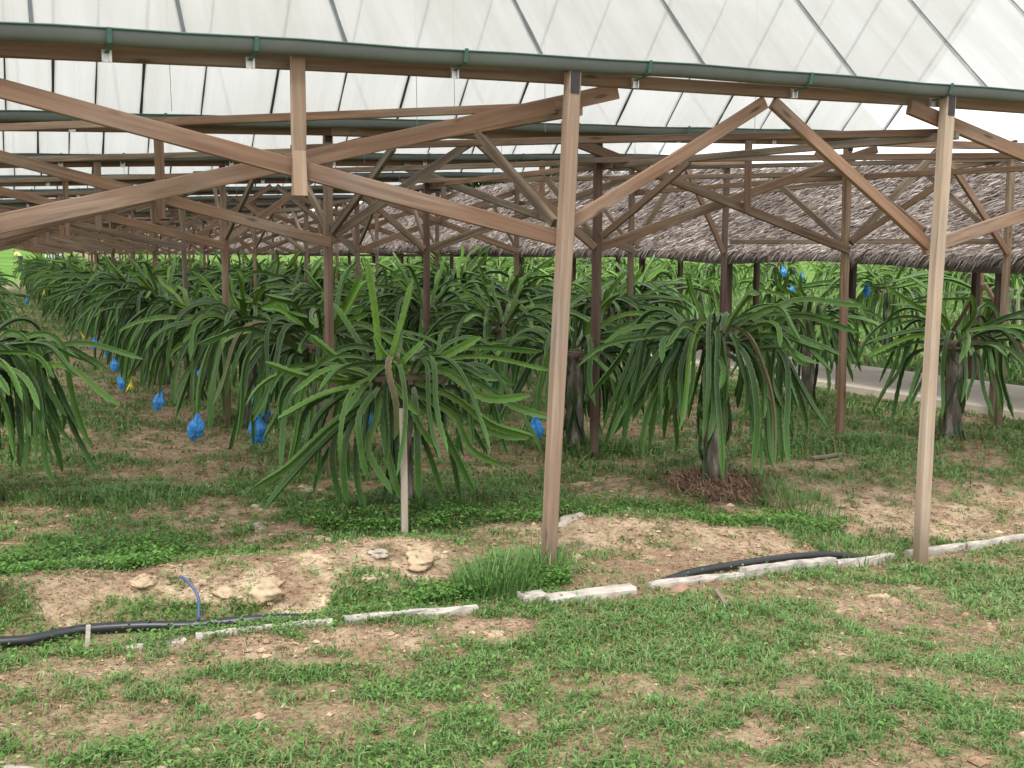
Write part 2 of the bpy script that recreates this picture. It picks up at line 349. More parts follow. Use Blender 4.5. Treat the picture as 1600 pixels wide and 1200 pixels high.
def merged_timbers(name, items, m, parent):
    V = []; F = []; E = []
    for (p0, p1, wd, hg) in items:
        p0 = Vector(p0)-parent.location; p1 = Vector(p1)-parent.location; d = (p1-p0).normalized(); up = Vector((0, 0, 1)) if abs(d.z) < .95 else Vector((0, 1, 0))
        s = up.cross(d).normalized(); u = d.cross(s); a = len(V)
        for q in (p0, p1):
            for (y, z) in ((-1, -1), (1, -1), (1, 1), (-1, 1)): V.append(tuple(q+s*y*wd/2+u*z*hg/2))
        for j in range(4): F.append((a+j, a+(j+1) % 4, a+4+(j+1) % 4, a+4+j))
        F += [(a+3, a+2, a+1, a), (a+4, a+5, a+6, a+7)]
    return build(name, V, [np.array(F)], m, parent=parent)

# ---------------------------------------------------------------- rain shelter
SH = empty('rain_shelter', (2.6, 5.2, 0), 'long open timber shelter with white translucent sheet roofs over the cactus rows', 'shelter')
ROW = 0
def gz(u, row=None):      # underside of a gutter beam: the gutters fall to the left
    r_ = ROW if row is None else row
    a, b = [(.026, .012), (.036, .030), (.046, .040)][min(r_, 2)]
    return EYE + .876 + (a if u < 2.68 else b)*(u-2.68)
ROWS = []
ROWS.append((5.25, [-.18, 2.61, 5.10, 7.95], 'XVX'))
ROWS.append((8.05, [-.2, 2.17, 4.35, 6.84, 8.8], 'XVXV'))
ROWS.append((11.0, [-.35, 1.95, 3.98, 6.37, 7.61], 'XVXV'))
v = 11.0
for k in range(17):
    v += 2.9
    j = random.Random(k)
    ROWS.append((v, [-.4-.2*j.random(), 1.85+.2*j.random(), 4.0+.25*j.random(), 6.25+.2*j.random()-.04*k], 'XVX'))
HB = .066
def post_top(u): return gz(u)+.0
nposts = 0
far_brace = []; far_knee = []; far_tie = []
PM = {(0, 1): W_POST, (0, 2): W_PALE, (1, 1): W_NEW, (1, 2): W_DARK, (1, 3): W_MID, (1, 4): W_WEATH, (2, 1): W_MID, (2, 2): W_DARK, (2, 3): W_WEATH, (2, 4): W_DARK}
for ri, (v, us, kinds) in enumerate(ROWS):
    rr = random.Random(100+ri); ROW = ri
    wm = W_NEW if ri == 0 else W_MID
    pw = .068 if ri == 0 else (.060 if ri == 1 else .055)
    ulast = us[-1]
    # beam in lengths meeting at the posts
    by = v-.035 if ri == 0 else v-.055
    cuts = [us[0]-.5, us[1], us[3] if ri else us[2], ulast+.25]
    for i in range(3):
        a, b = cuts[i], cuts[i+1]
        timber('beam', (a+.003, by, gz(a)+HB/2), (b-.003, by, gz(b)+HB/2), .045, HB, wm, SH)
    for pi, u in enumerate(us):
        lean = {(0, 1): (-.085, -.02), (0, 2): (-.085, -.05)}.get((ri, pi), ((rr.random()-.5)*.05, 0))
        base = Vector((u+lean[0], v+lean[1], float(H(u, v))-.25))
        top = Vector((u, v+.015, gz(u)+HB+.02))
        m = PM.get((ri, pi), [W_MID, W_WEATH, W_MID, W_DARK][rr.randrange(4)])
        if ri > 12 and pi == 0: continue
        if ri == 0: base.y -= .07; top = Vector((u-(.055 if pi == 2 else 0), v-.138, gz(u)+.062))
        post = timber('post', base, top, pw, pw, m, SH, roll=(rr.random()-.5)*.2)
        if m in (W_PALE,): tag(post, 'pale weathered post')
        if m is W_DARK: tag(post, 'dark reddish brown post')
        if ri < 4:   # black strap over the post head, carried by the post
            s = build('strap', [(x, y, z) for x in (0, .13) for y in (-.024, .024) for z in (-pw/2-.006, -pw/2-.001)], [np.array([(0, 1, 3, 2), (4, 6, 7, 5), (0, 4, 5, 1), (2, 3, 7, 6), (0, 2, 6, 4), (1, 5, 7, 3)])], TAR, parent=post)
            L = (top-base).length; s.location = (L-.125, 0, 0)
    # braces in the plane of the row
    zl = EYE+.135
    for bi, kd in enumerate(kinds):
        a, b = us[bi], us[bi+1]; yb = v-.065 if ri == 0 else v-.055
        it = []
        if kd == 'X':
            it.append(((a-.28, v-(.079 if ri == 0 else .103), gz(a)-.02), (b-.01, v-(.079 if ri == 0 else .066), zl-.03), .036, .080 if ri == 0 else .074))
            it.append(((a+.01, v+.066, zl-.05), (b+.36, v+.062, gz(b)+.0), .036, .080 if ri == 0 else .074))
        else:
            mid = (a+b)/2
            it.append(((a+.035, v-.02, zl+.03), (mid-.02, by, gz(mid)-.035), .036, .066 if ri == 0 else .060))
            it.append(((b-.035, v-.02, zl-.04), (mid+.04, by, gz(mid)-.03), .036, .066 if ri == 0 else .060))
        if ri < 11:
            for q in it: timber('brace', q[0], q[1], q[2], q[3], wm if ri == 0 or rr.random() < .6 else W_WEATH, SH, bow=.01)
        else: far_brace += it
        if kd == 'X':
            um = {0: 1.25, 1: .99 if bi == 0 else 5.67, 2: .83 if bi == 0 else 5.2}.get(ri, (a+b)/2)
            if ri < 14:
                timber('hanging_board', (um, v-.112 if ri == 0 else v-.15, gz(um)+.055), (um+.004, v-.112 if ri == 0 else v-.148, gz(um)-.56), .022, .062, W_BOARD if ri == 0 else W_MID, SH, roll=math.pi/2)
    # ties and knee braces to the next row
    if ri+1 < len(ROWS):
        v2, us2, _ = ROWS[ri+1]; zt = EYE+.74
        for pi in range(1, len(us)):
            if pi < len(us2):
                hi = (ri >= 1 and pi >= 3)
                z0 = zt+(.24 if (ri == 1 and pi == 4) else 0)
                p0 = Vector((us[pi]+.06, v-.12, z0)); p1 = Vector((us2[pi]+.06, v2+.12, zt))
                it = (p0, p1, .032, .048)
                if ri < 12: timber('tie_beam', *it, W_WEATH if rr.random() < .6 else W_MID, SH)
                else: far_tie.append(it)
                d = (p1-p0).normalized(); q = p0+d*1.0
                it = ((us[pi]+.012, v+.07, zl+.05), (q.x, q.y, q.z-.02), .032, .052)
                if ri < 12: timber('knee_brace', *it, W_WEATH if rr.random() < .7 else W_MID, SH)
                else: far_knee.append(it)
                if ri == 0 or (pi < 3 and rr.random() < .45):
                    q = p1-d*1.0
                    it = ((us2[pi]+.012, v2-.07, zl+.05), (q.x, q.y, q.z-.02), .032, .052)
                    if ri < 12: timber('knee_brace', *it, W_WEATH if rr.random() < .7 else W_MID, SH)
                    else: far_knee.append(it)
            if pi-1 < len(us2) and ri < 12 and (ri < 2 or (pi < 3 and rr.random() < .35)):
                hz = EYE+.98 if (ri == 1 and pi == 4) else EYE+.77
                tgt = 3 if (ri == 1 and pi == 4) else pi-1
                timber('diagonal_tie', (us[pi]+.10, v-.03, hz), (us2[tgt]-.25, v2+.05, hz), .036, .044, W_WEATH if ri else W_MID, SH)
for nm, lst in (('brace', far_brace), ('knee_brace', far_knee), ('tie_beam', far_tie)):
    if lst: tag(merged_timbers(nm, lst, W_MID, SH), kind='stuff')
# rail along the open right side
for i in range(1, 2):
    a, b = ROWS[i], ROWS[i+1]
    timber('side_rail', (a[1][-1]+.07, a[0]+.003, 1.78+.02*i), (b[1][-1]+.07, b[0]-.003, 1.80+.02*i), .035, .05, W_WEATH, SH)
# gutters
BR_U = [.45, 1.05, 2.02, 3.01, 4.01, 5.0, 6.0, 7.0, 8.0]
UE = 7.15
for ri, (v, us, kinds) in enumerate(ROWS):
    u0, u1 = us[0]-.6, (8.6 if ri == 0 else [0, 7.2, 6.7][ri] if ri < 3 else 6.5-.06*(ri-3))
    ROW = ri; n = 14; m_ = int((u1-u0)/.25); V = []; F = []; mi = []
    for i in range(m_+1):
        u = u0+(u1-u0)*i/m_; sag = .003*math.sin(u*6.28)+.004*math.sin(u*2.1+ri)
        for j in range(n):
            k_ = j if j < 7 else 13-j; yy_, zz_ = [(-.060, 0), (-.054, -.022), (-.046, -.044), (-.030, -.057), (.024, -.057), (.044, -.035), (.056, 0)][k_]
            if j >= 7: yy_ *= .93; zz_ = zz_*.95+(.0 if k_ in (0, 6) else .003)
            V.append((u, v-.145+yy_, gz(u)+.105+zz_+sag))
    for i in range(m_):
        for j in range(n): F.append((i*n+j, (i+1)*n+j, (i+1)*n+(j+1) % n, i*n+(j+1) % n)); mi.append(0)
    rim = len(V)
    for i in range(m_+1):
        u = u0+(u1-u0)*i/m_; sag = .003*math.sin(u*6.28)+.004*math.sin(u*2.1+ri)
        for (y, z) in ((-.003, -.003), (.003, -.003), (.003, .004), (-.003, .004)): V.append((u, v-.145-.060+y-.003, gz(u)+.105+z+sag))
    for i in range(m_):
        for j in range(4): F.append((rim+i*4+j, rim+(i+1)*4+j, rim+(i+1)*4+(j+1) % 4, rim+i*4+(j+1) % 4)); mi.append(1)
    gob = build('gutter', np.array(V)-np.array(SH.location), [np.array(F)], [GUTTER, GUT_RIM], midx=mi, parent=SH, smooth=True)
    if ri < 7:
        for bu in BR_U:
            bu2 = bu+(0 if ri == 0 else (rr.random()-.5)*.2)
            if bu2 > u1: continue
            V = []; F = []
            def bxx(x0, x1, y0, y1, z0, z1):
                a = len(V)
                V.extend([(x, y, z) for x in (x0, x1) for y in (y0, y1) for z in (z0, z1)])
                F.extend([(a, a+1, a+3, a+2), (a+4, a+6, a+7, a+5), (a, a+4, a+5, a+1), (a+2, a+3, a+7, a+6), (a, a+2, a+6, a+4), (a+1, a+5, a+7, a+3)])
            b0 = gz(bu2)
            bxx(-.021, .021, -.0065, -.001, -.004, .046)          # plate
            bxx(-.021, -.017, -.022, -.0066, -.002, .044); bxx(.008, .012, -.022, -.0066, -.002, .044); k = len(F)
            # arm up the gutter face
            arm = [(-.012, .03), (-.04, .035), (-.09, .036), (-.145, .052), (-.160, .108)]
            for (ya, za), (yb2, zb) in zip(arm[:-1], arm[1:]):
                a = len(V)
                V.extend([(x, y, z) for (y, z) in ((ya, za), (yb2, zb)) for x in (-.009, .009)] + [(x, y+.004, z+.004) for (y, z) in ((ya, za), (yb2, zb)) for x in (-.009, .009)])
                F.extend([(a, a+1, a+3, a+2), (a+4, a+6, a+7, a+5), (a, a+2, a+6, a+4), (a+1, a+5, a+7, a+3)])
            br = build('bracket', V, [np.array(F)], [METAL, GUT_RIM], midx=[0]*k+[1]*(len(F)-k), parent=gob)
            br.location = Vector((bu2, (v-.035 if ri == 0 else v-.055)-.0225-.003, b0))-SH.location
# roof slopes
RH, HALF = 1.42, 1.40
SEAM0 = [-.45, .16, .76, 1.47, 2.45, 3.39, 4.39, 5.36, 6.35, 7.35, 8.35]
SEAMU = [-.5, -.2, .08, .35, .6, .88, 1.26, 1.72, 2.18, 2.62, 3.06, 3.52, 3.92, 4.39, 4.84, 5.3, 5.74, 6.16, 6.58, 7.03]
def slope(v0, z0f, v1, z1f, ua, ub, seams, name='roof_slope', thick=True):
    nu = int((ub-ua)/.12); nv = 10; V = []; F = []; mi = []
    for i in range(nu+1):
        u = ua+(ub-ua)*i/nu
        for j in range(nv+1):
            t = j/nv; y = v0+(v1-v0)*t; z = z0f(u)+(z1f(u)-z0f(u))*t
            z += .010*math.sin(u*6.3+v0)*math.sin(math.pi*t)+.008*(vnoise(np.array([u*2.3]), np.array([t*2+v0]))[0]-.5) - .03*math.sin(math.pi*t)
            V.append((u, y, z))
    for i in range(nu):
        for j in range(nv):
            a = i*(nv+1)+j; F.append((a, a+nv+1, a+nv+2, a+1)); mi.append(0)
    for s, hw in seams:
        for sgn in (1, -1):
            a = len(V)
            for j in range(nv+1):
                t = j/nv; y = v0+(v1-v0)*t; z = z0f(s)+(z1f(s)-z0f(s))*t - .03*math.sin(math.pi*t)+.010*math.sin(s*6.3+v0)*math.sin(math.pi*t)
                w_ = hw*(1+.5*math.sin(j*1.7+s*5)**2)
                V.append((s-w_, y, z+sgn*.013)); V.append((s+w_, y, z+sgn*.013))
            for j in range(nv): F.append((a+2*j, a+2*j+1, a+2*j+3, a+2*j+2)); mi.append(1)
    return build(name, np.array(V)-np.array(SH.location), [np.array(F)], [ROOF, STRAP], midx=mi, parent=SH, smooth=True)
for ri in range(len(ROWS)-1):
    v, us, _ = ROWS[ri]; v2 = ROWS[ri+1][0]; ua = us[0]-.6; ub = 8.6 if ri == 0 else (UE if ri == 1 else 6.65-.06*(ri-2))
    if ri == 0: ub = 7.3
    zb = lambda u: gz(u, ri)+.110
    zb2 = lambda u: gz(u, ri+1)+.110
    vr = (v+v2)/2-.12
    zr = lambda u: gz(3, ri)+.11+RH
    sf_ = [(s, .007) for s in SEAM0 if s < ub] if ri == 0 else [(s, .007) for s in SEAM0 if s < ub]
    sb = [(s if ri == 0 else s+.12*((ri*7) % 3-1), .0065 if k % 2 else .004) for k, s in enumerate(SEAMU) if s < ub-.02]
    slope(v-.125, zb, vr, zr, ua, 8.5 if ri == 0 else ub, sf_ if ri else [(s, .007) for s in SEAM0])
    slope(v2-.195, zb2, vr+.02, zr, ua, ub if ri else 7.12, sb)
    if ri < 15:
        timber('ridge_beam', (ua, vr+.01, zr(3)-.035), (ub, vr+.01, zr(3)-.035), .03, .045, W_MID, SH)
    if ri < 5:   # thin wires dropping from the ridge to the ties
        V = []; F = []
        for wu in ([.9, 2.37, 2.62, 3.25, 4.9] if ri == 0 else [1.2, 2.9, 4.2, 5.6]):
            a = len(V); y = vr+.25
            for (x, yy, z) in ((wu, y, zr(3)-.3), (wu+.03, y+.02, EYE+.82)):
                for q in range(3): V.append((x+.0022*math.cos(q*2.1), yy+.0022*math.sin(q*2.1), z))
            for q in range(3): F.append((a+q, a+(q+1) % 3, a+3+(q+1) % 3, a+3+q))
        build('hanging_wire', np.array(V)-np.array(SH.location), [np.array(F)], WIRE, parent=SH)

# ---------------------------------------------------------------- thatched walkway
TW = empty('thatched_walkway', (10.6, 8, 0), 'long shaggy grey-brown palm-thatched roof on dark posts over the concrete path', 'thatched roof')
def zridge(v): return EYE+1.17+.05*np.clip(v-9.4, -2, 10.6)
def zeave(v): return EYE+.06+.014*np.clip(v-8, -2, 16)
def thatch_slope(ue, side, V0, V1, dens, name, seed, longs=1.0):
    R = np.random.default_rng(seed)
    # base sheet: solid wedge
    vs = np.arange(V0, V1+.01, .5); V = []; F = []
    for v in vs:
        for s in range(7):
            t = s/6; u = 10.6+(ue-10.6)*t; z = zridge(v)+(zeave(v)-zridge(v))*t - .05 + .04*math.sin(v*1.3+s) - .05*math.sin(math.pi*t)
            V.append((u, v, z))
    for i in range(len(vs)-1):
        for s in range(6): a = i*7+s; F.append((a, a+7, a+8, a+1))
    k0 = len(V); V += [(x, y, z-.09) for (x, y, z) in V]
    F += [tuple(q+k0 for q in f[::-1]) for f in F]
    for i in range(len(vs)-1):
        a = i*7+6; F.append((a, a+7, a+7+k0, a+k0))
    tint = [.12]*len(V)
    V = np.array(V, float); F = [np.array(F)]
    n = int(dens*(V1-V0)*2.1)
    # nearer end gets more, thinner strips
    q = R.random(n); vv = V0+(V1-V0)*q**1.7; t = R.random(n)**.9*1.02
    fr = R.random(n) < .16; t = np.where(fr, .93+.09*R.random(n), t)
    u = 10.6+(ue-10.6)*t; zz = zridge(vv)+(zeave(vv)-zridge(vv))*t-.05*np.sin(np.pi*t)
    sl = np.stack([np.full(n, ue-10.6), np.zeros(n), zeave(vv)-zridge(vv)], 1); sl /= np.linalg.norm(sl, axis=1)[:, None]
    ang = R.normal(.72, .28, n)
    lat = np.stack([np.zeros(n), np.ones(n), np.zeros(n)], 1); nrm = np.cross(sl, lat)*(1 if side < 0 else -1)
    nrm = nrm*np.sign(nrm[:, 2:3])
    d = sl*np.cos(ang)[:, None]+lat*np.sin(ang)[:, None]
    L = R.uniform(.09, .25, n)*longs; wd = R.uniform(.0045, .010, n)*(1+vv/18)
    sd_ = np.cross(d, nrm)
    # fringe strips droop
    tw = R.normal(0, .5, n)
    sd2 = sd_*np.cos(tw)[:, None]+nrm*np.sin(tw)[:, None]
    p0 = np.stack([u, vv, zz], 1)+nrm*(R.uniform(-.02, .02, n)[:, None])-d*(L*.4)[:, None]
    p1 = p0+d*(L*.55)[:, None]+nrm*.02; p2 = p0+d*L[:, None]+nrm*R.uniform(-.01, .05, n)[:, None]-np.array([0, 0, 1])*(R.uniform(0, .05, n)+np.where(fr, .06, 0))[:, None]
    VV = np.stack([p0-sd2*wd[:, None]*.5, p0+sd2*wd[:, None]*.5, p1-sd2*wd[:, None]*.5, p1+sd2*wd[:, None]*.5, p2], 1).reshape(-1, 3)
    b = len(V)+np.arange(n)*5
    F.append(np.stack([b, b+1, b+3, b+2], 1)); F.append(np.stack([b+2, b+3, b+4], 1))
    tt = np.clip(R.normal(.49, .20, n), 0, 1)*(1-.25*(fbm(vv*1.3, t*3, 3) > .55))
    tint = np.concatenate([tint, np.repeat(tt, 5)])
    V = np.concatenate([V, VV])
    return build(name, V-np.array(TW.location), F, THATCH, {'tint': tint}, parent=TW)
thatch_slope(9.22, -1, 4, 80, 1350, 'thatch_slope', 3)
thatch_slope(12.0, 1, 4, 80, 60, 'thatch_slope', 4)
for i in range(14):
    v = 6.3+2.4*i
    timber('post', (9.42, v, -.1), (9.42, v, 1.72+.01*i), .075, .075, W_DARK, TW)
    timber('post', (11.8, v+.2, -.1), (11.8, v+.2, 1.72+.01*i), .085, .085, W_DARK, TW)
    timber('rafter', (9.3, v+.05, 1.66+.012*i), (10.6, v+.05, 2.62+.03*i), .04, .05, W_DARK, TW)
for i in range(7):
    v = 5+4.8*i*1.0
    timber('eave_beam', (9.34, v+.003, 1.66+.005*i), (9.34, v+4.797, 1.66+.005*i), .04, .06, W_DARK, TW)
# prop frame standing behind the path
PF = empty('prop_frame', (12.2, 11.6, 0), 'brown timber post with two sloping props standing beyond the concrete path', 'prop')
timber('post', (12.2, 11.6, -.1), (12.2, 11.6, 1.75), .06, .06, W_MID, PF)
timber('prop', (12.17, 11.55, 1.30), (11.75, 12.1, .0), .05, .05, W_MID, PF)
timber('prop', (12.23, 11.55, 1.30), (12.6, 10.8, .0), .05, .05, W_MID, PF)

# ---------------------------------------------------------------- dragon fruit plants
UPZ = np.array([0, 0, 1.])
def catmull(P, n):
    P = np.array(P, float); P = np.vstack([2*P[0]-P[1], P, 2*P[-1]-P[-2]]); m_ = len(P)-3; t = np.linspace(0, m_-1e-6, n); i = t.astype(int); f = (t-i)[:, None]
    a, b, c, d = P[i], P[i+1], P[i+2], P[i+3]
    return .5*((2*b)+(-a+c)*f+(2*a-5*b+4*c-d)*f*f+(-a+3*b-3*c+d)*f**3)
class Stems:
    def __init__(s): s.V = []; s.F = []; s.T = []; s.A = []; s.R = []; s.n = 0
    def add(s, P, R_, tint, roll=0., scal=.046):
        P = np.asarray(P); n = len(P)
        T = np.gradient(P, axis=0); T /= np.linalg.norm(T, axis=1)[:, None]+1e-9
        ref = UPZ if abs(T[0] @ UPZ) < .9 else np.array([1., 0, 0])
        Nn = np.zeros_like(P); v0 = ref-T[0]*(ref @ T[0]); v0 /= np.linalg.norm(v0); Nn[0] = v0
        for i in range(1, n):
            v0 = v0-T[i]*(v0 @ T[i]); v0 /= np.linalg.norm(v0)+1e-9; Nn[i] = v0
        B = np.cross(T, Nn)
        L = np.concatenate([[0], np.cumsum(np.linalg.norm(np.diff(P, axis=0), axis=1))]); al = L/L[-1]
        prof = np.minimum(1, .55+al*5)*np.minimum(1, np.maximum(.05, (1-al)*9)**.6)
        sc = 1+.30*np.abs(np.sin(np.pi*(L/scal)))-.17
        ring = []; rib = []; tw = roll+.9*(roll % .7-.35)*al*2
        for k in range(6):
            for q in (k, (k+1) % 6):
                a = tw+q*math.pi/3
                if q % 2 == 0: r = R_*prof*sc; rib.append(1.)
                else: r = R_*.26*prof; rib.append(0.)
                ring.append(P+(Nn*np.cos(a)[:, None]+B*np.sin(a)[:, None])*r[:, None])
        V = np.stack(ring, 1).reshape(-1, 3)
        b = s.n+np.arange(n-1)[:, None]*12; j = np.arange(6)[None]*2
        s.F.append(np.stack([b+j, b+j+1, b+12+j+1, b+12+j], -1).reshape(-1, 4))
        s.V.append(V); s.T.append(np.full(n*12, tint)); s.A.append(np.repeat(al, 12)); s.R.append(np.tile(rib, n)); s.n += n*12
    def build(s, name, parent=None, link=True):
        return build(name, np.concatenate(s.V), [np.concatenate(s.F)], STEM, {'tint': np.concatenate(s.T), 'along': np.concatenate(s.A), 'rib': np.concatenate(s.R)}, smooth=True, parent=parent, link=link)
def gpath(p0, az, e0, ef, L, n, sb=.6, wob=.15, R=None, zmin=.10):
    t = np.linspace(0, 1, n); e = e0+(ef-e0)*sm(t/sb); azv = az+wob*np.sin(t*3+R.random()*6)*t
    ds = L/(n-1); d = np.stack([np.cos(e)*np.cos(azv), np.cos(e)*np.sin(azv), np.sin(e)], 1)*ds
    P = np.concatenate([[p0], p0+np.cumsum(d[:-1], 0)])
    P += (np.stack([np.sin(t*5+az*7), np.cos(t*6+az*3), np.sin(t*7+az)*.6], 1)-np.array([[math.sin(az*7), math.cos(az*3), math.sin(az)*.6]]))*.02*t[:, None]*2
    P[:, 2] = np.where(P[:, 2] < zmin, zmin+(P[:, 2]-zmin)*.05, P[:, 2])
    return P
def crown(seed, hc, n_st, res, spread=1.0, lmax=1.15, up=5, R_=.027, custom=None, zmin=.12, toff=0.):
    R = np.random.default_rng(seed); S_ = Stems()
    for i in range(n_st):
        az = i*2.39996+R.normal(0, .25); layer = R.random()
        r0 = R.uniform(.08, .27); p0 = np.array([r0*math.cos(az), r0*math.sin(az), hc+R.uniform(-.12, .10)-.2*max(0, r0-.2)])
        e0 = R.uniform(rad(10), rad(60)); ef = -R.uniform(rad(58), rad(88)); L = R.uniform(.6, lmax*1.05); sb = R.uniform(.35, .95)*spread
        tint = np.clip(R.normal(.38, .16), .04, .8) if R.random() > .03 else 0.
        if layer < .26: e0 = R.uniform(rad(0), rad(38)); ef = -R.uniform(rad(15), rad(62)); sb = 1.1; tint = min(.95, tint+.2); L *= .78
        elif layer > .72: e0 = R.uniform(rad(-20), rad(15)); sb = .35; L *= .9; tint *= .7
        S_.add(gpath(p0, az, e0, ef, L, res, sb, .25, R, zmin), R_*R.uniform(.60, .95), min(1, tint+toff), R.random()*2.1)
    for i in range(up):
        az = R.random()*6.28; p0 = np.array([.1*math.cos(az), .1*math.sin(az), hc+.02])
        S_.add(gpath(p0, az, R.uniform(rad(35), rad(82)), R.uniform(rad(-10), rad(60)), R.uniform(.35, .80), res, 1.0, .2, R), R_*R.uniform(.75, .95), R.uniform(.6, 1), R.random()*2.1)
    if custom:
        for pts, tint, rr_ in custom: S_.add(catmull(loc_pts(pts), max(res, 22)), rr_*1.15, tint, .3+R.random()*.6)
    return S_
def post_mesh(h, r=.065, seed=0, lean=0.):
    R = np.random.default_rng(seed); n = 12; m_ = 9; V = []; F = []
    for i in range(m_):
        t = i/(m_-1); z = -.12+(h+.12)*t; rr_ = r*(1.18-.25*t)
        for k in range(n):
            a = 6.283*k/n; q = rr_*(1+.14*math.sin(a*3+seed)+.10*R.normal()*.6); V.append((q*math.cos(a)+lean*t, q*math.sin(a), z))
    for i in range(m_-1):
        for k in range(n): F.append((i*n+k, i*n+(k+1) % n, (i+1)*n+(k+1) % n, (i+1)*n+k))
    return V, F
def make_plant(seed, hc=1.0, n_st=85, res=22, spread=1., lmax=1.12, up=5, custom=None, R_=.030, parts=True, zmin=.12, hero=False, frame=True, toff=0.):
    """returns an Empty with parts (not placed)"""
    root = bpy.data.objects.new('dragon_fruit_plant', None); COL.objects.link(root)
    V, F = post_mesh(hc-.03, .062, seed); build('support_post', V, [np.array(F)], BARK, parent=root, smooth=True)
    if frame:      # square of battens on the post head that spreads the stems
        fv = []; ff = []
        zf = hc-.07
        for (cx, cy, lx, ly) in ((0, .17, .46, .035), (0, -.17, .46, .035), (.17, 0, .035, .42), (-.17, 0, .035, .42), (0, 0, .035, .36), (0, .02, .30, .035)):
            a = len(fv); zz = zf+(.028 if lx > ly else 0)
            fv += [(cx+sx*lx/2, cy+sy*ly/2, zz+sz*.014) for sx in (-1, 1) for sy in (-1, 1) for sz in (-1, 1)]
            ff += [(a, a+1, a+3, a+2), (a+4, a+6, a+7, a+5), (a, a+4, a+5, a+1), (a+2, a+3, a+7, a+6), (a, a+2, a+6, a+4), (a+1, a+5, a+7, a+3)]
        build('batten_frame', fv, [np.array(ff)], W_WEATH, parent=root)
    R = np.random.default_rng(seed+500); C_ = Stems()
    for i in range(7 if hero else 5):
        az = i*1.1+R.random()*.6; rr_ = .085
        q1 = R.uniform(.5, 1.)
        pts = [(rr_*1.5*math.cos(az), rr_*1.5*math.sin(az), -.03)]+[(rr_*R.uniform(.75, 1.2)*math.cos(az+R.normal(0, .4)), rr_*R.uniform(.75, 1.2)*math.sin(az+R.normal(0, .4)), hc*q*q1) for q in (.2, .45, .7, .9)]+[(rr_*1.2*math.cos(az), rr_*1.2*math.sin(az), hc*q1)]
        C_.add(catmull(pts, res), R.uniform(.013, .024), R.uniform(0, .25), R.random()*2)
    C_.build('climbing_stems', root)
    crown(seed, hc, n_st, res, spread, lmax, up, R_, custom, zmin, toff).build('stem_crown', root)
    return root

# hand-laid stems of the nearest plant: (px right of base, px above base, metres toward camera) per point
K = .00408
def loc_pts(lst, base=(627, 798)):
    o = []
    for (x, y, dpt) in lst:
        a = (x-base[0])*K; z = (base[1]-y)*K
        o.append((a*math.cos(YAW)-dpt*math.sin(YAW), -a*math.sin(YAW)-dpt*math.cos(YAW), z))
    return o
C1 = [([(597, 590, 0), (590, 500, .02), (578, 412, .05)], .95, .022), ([(604, 588, .0), (625, 515, -.05), (645, 440, -.05)], .9, .021),
 ([(588, 592, -.05), (552, 530, -.1), (517, 478, -.15)], .5, .020), ([(575, 596, .05), (535, 558, .15), (495, 522, .2)], .72, .020),
 ([(632, 580, .1), (605, 550, .15), (589, 524, .15)], .85, .016), ([(618, 585, .05), (680, 562, .15), (752, 523, .25)], .85, .024),
 ([(600, 598, .1), (632, 566, .2), (668, 530, .25)], .85, .019), ([(570, 597, .1), (490, 585, .2), (433, 562, .3)], .8, .020),
 ([(590, 598, .15), (520, 610, .25), (450, 646, .3)], .8, .019), ([(592, 610, .1), (530, 655, .3), (470, 712, .4), (418, 745, .45)], .55, .022),
 ([(585, 620, .1), (510, 690, .3), (455, 750, .35), (430, 783, .35)], .45, .021), ([(630, 573, .1), (600, 575, .25), (570, 612, .35), (545, 646, .38)], .6, .021),
 ([(596, 585, .15), (597, 640, .3), (585, 690, .34), (622, 756, .36)], .6, .020), ([(610, 600, .1), (606, 660, .25), (622, 730, .3), (634, 768, .3)], .5, .021),
 ([(612, 583, .2), (640, 610, .35), (662, 636, .4)], .75, .019), ([(632, 600, .15), (660, 650, .3), (683, 684, .33)], .6, .019),
 ([(640, 575, .1), (700, 575, .25), (760, 612, .32), (826, 606, .4)], .75, .024), ([(660, 573, .0), (740, 590, .15), (800, 625, .25), (858, 643, .3)], .65, .022),
 ([(640, 590, .1), (710, 610, .3), (770, 650, .35), (832, 668, .35)], .7, .021), ([(645, 600, .05), (720, 640, .2), (775, 668, .25), (822, 676, .25)], .6, .019),
 ([(650, 610, .1), (710, 640, .25), (740, 690, .3), (788, 716, .3)], .65, .020), ([(640, 610, .1), (690, 650, .3), (718, 700, .33), (745, 757, .3)], .4, .022),
 ([(630, 615, .1), (672, 690, .25), (698, 770, .25)], .3, .019), ([(650, 600, .0), (700, 680, .1), (722, 780, .1)], .25, .020),
 ([(650, 600, .2), (658, 680, .3), (660, 765, .3)], .35, .021), ([(580, 610, .1), (548, 690, .25), (550, 775, .25)], .35, .021), ([(572, 610, .1), (562, 720, .2), (575, 798, .2)], .4, .022),
 ([(565, 610, .0), (525, 700, .1), (540, 795, .1)], .25, .022), ([(560, 600, .1), (505, 650, .2), (480, 735, .25)], .4, .021), ([(555, 605, -.1), (480, 640, -.1), (455, 720, -.1)], .3, .021),
 ([(600, 600, .25), (575, 640, .38), (580, 700, .4), (588, 730, .4)], .55, .019), ([(640, 560, -.1), (740, 545, -.15), (846, 552, -.15)], .6, .019)]
YW = 24.2
plants = []
ORD = ['nearest', 'second', 'third', 'fourth', 'fifth', 'sixth', 'seventh', 'eighth', 'ninth', 'tenth', 'eleventh', 'twelfth', 'thirteenth', 'fourteenth', 'fifteenth', 'sixteenth', 'seventeenth', 'eighteenth', 'nineteenth', 'twentieth', 'twenty-first', 'twenty-second', 'twenty-third', 'twenty-fourth', 'twenty-fifth', 'twenty-sixth', 'twenty-seventh', 'twenty-eighth', 'twenty-ninth', 'thirtieth', 'thirty-first']
def label(o, lab, grp): tag(o, lab, 'cactus plant', grp)
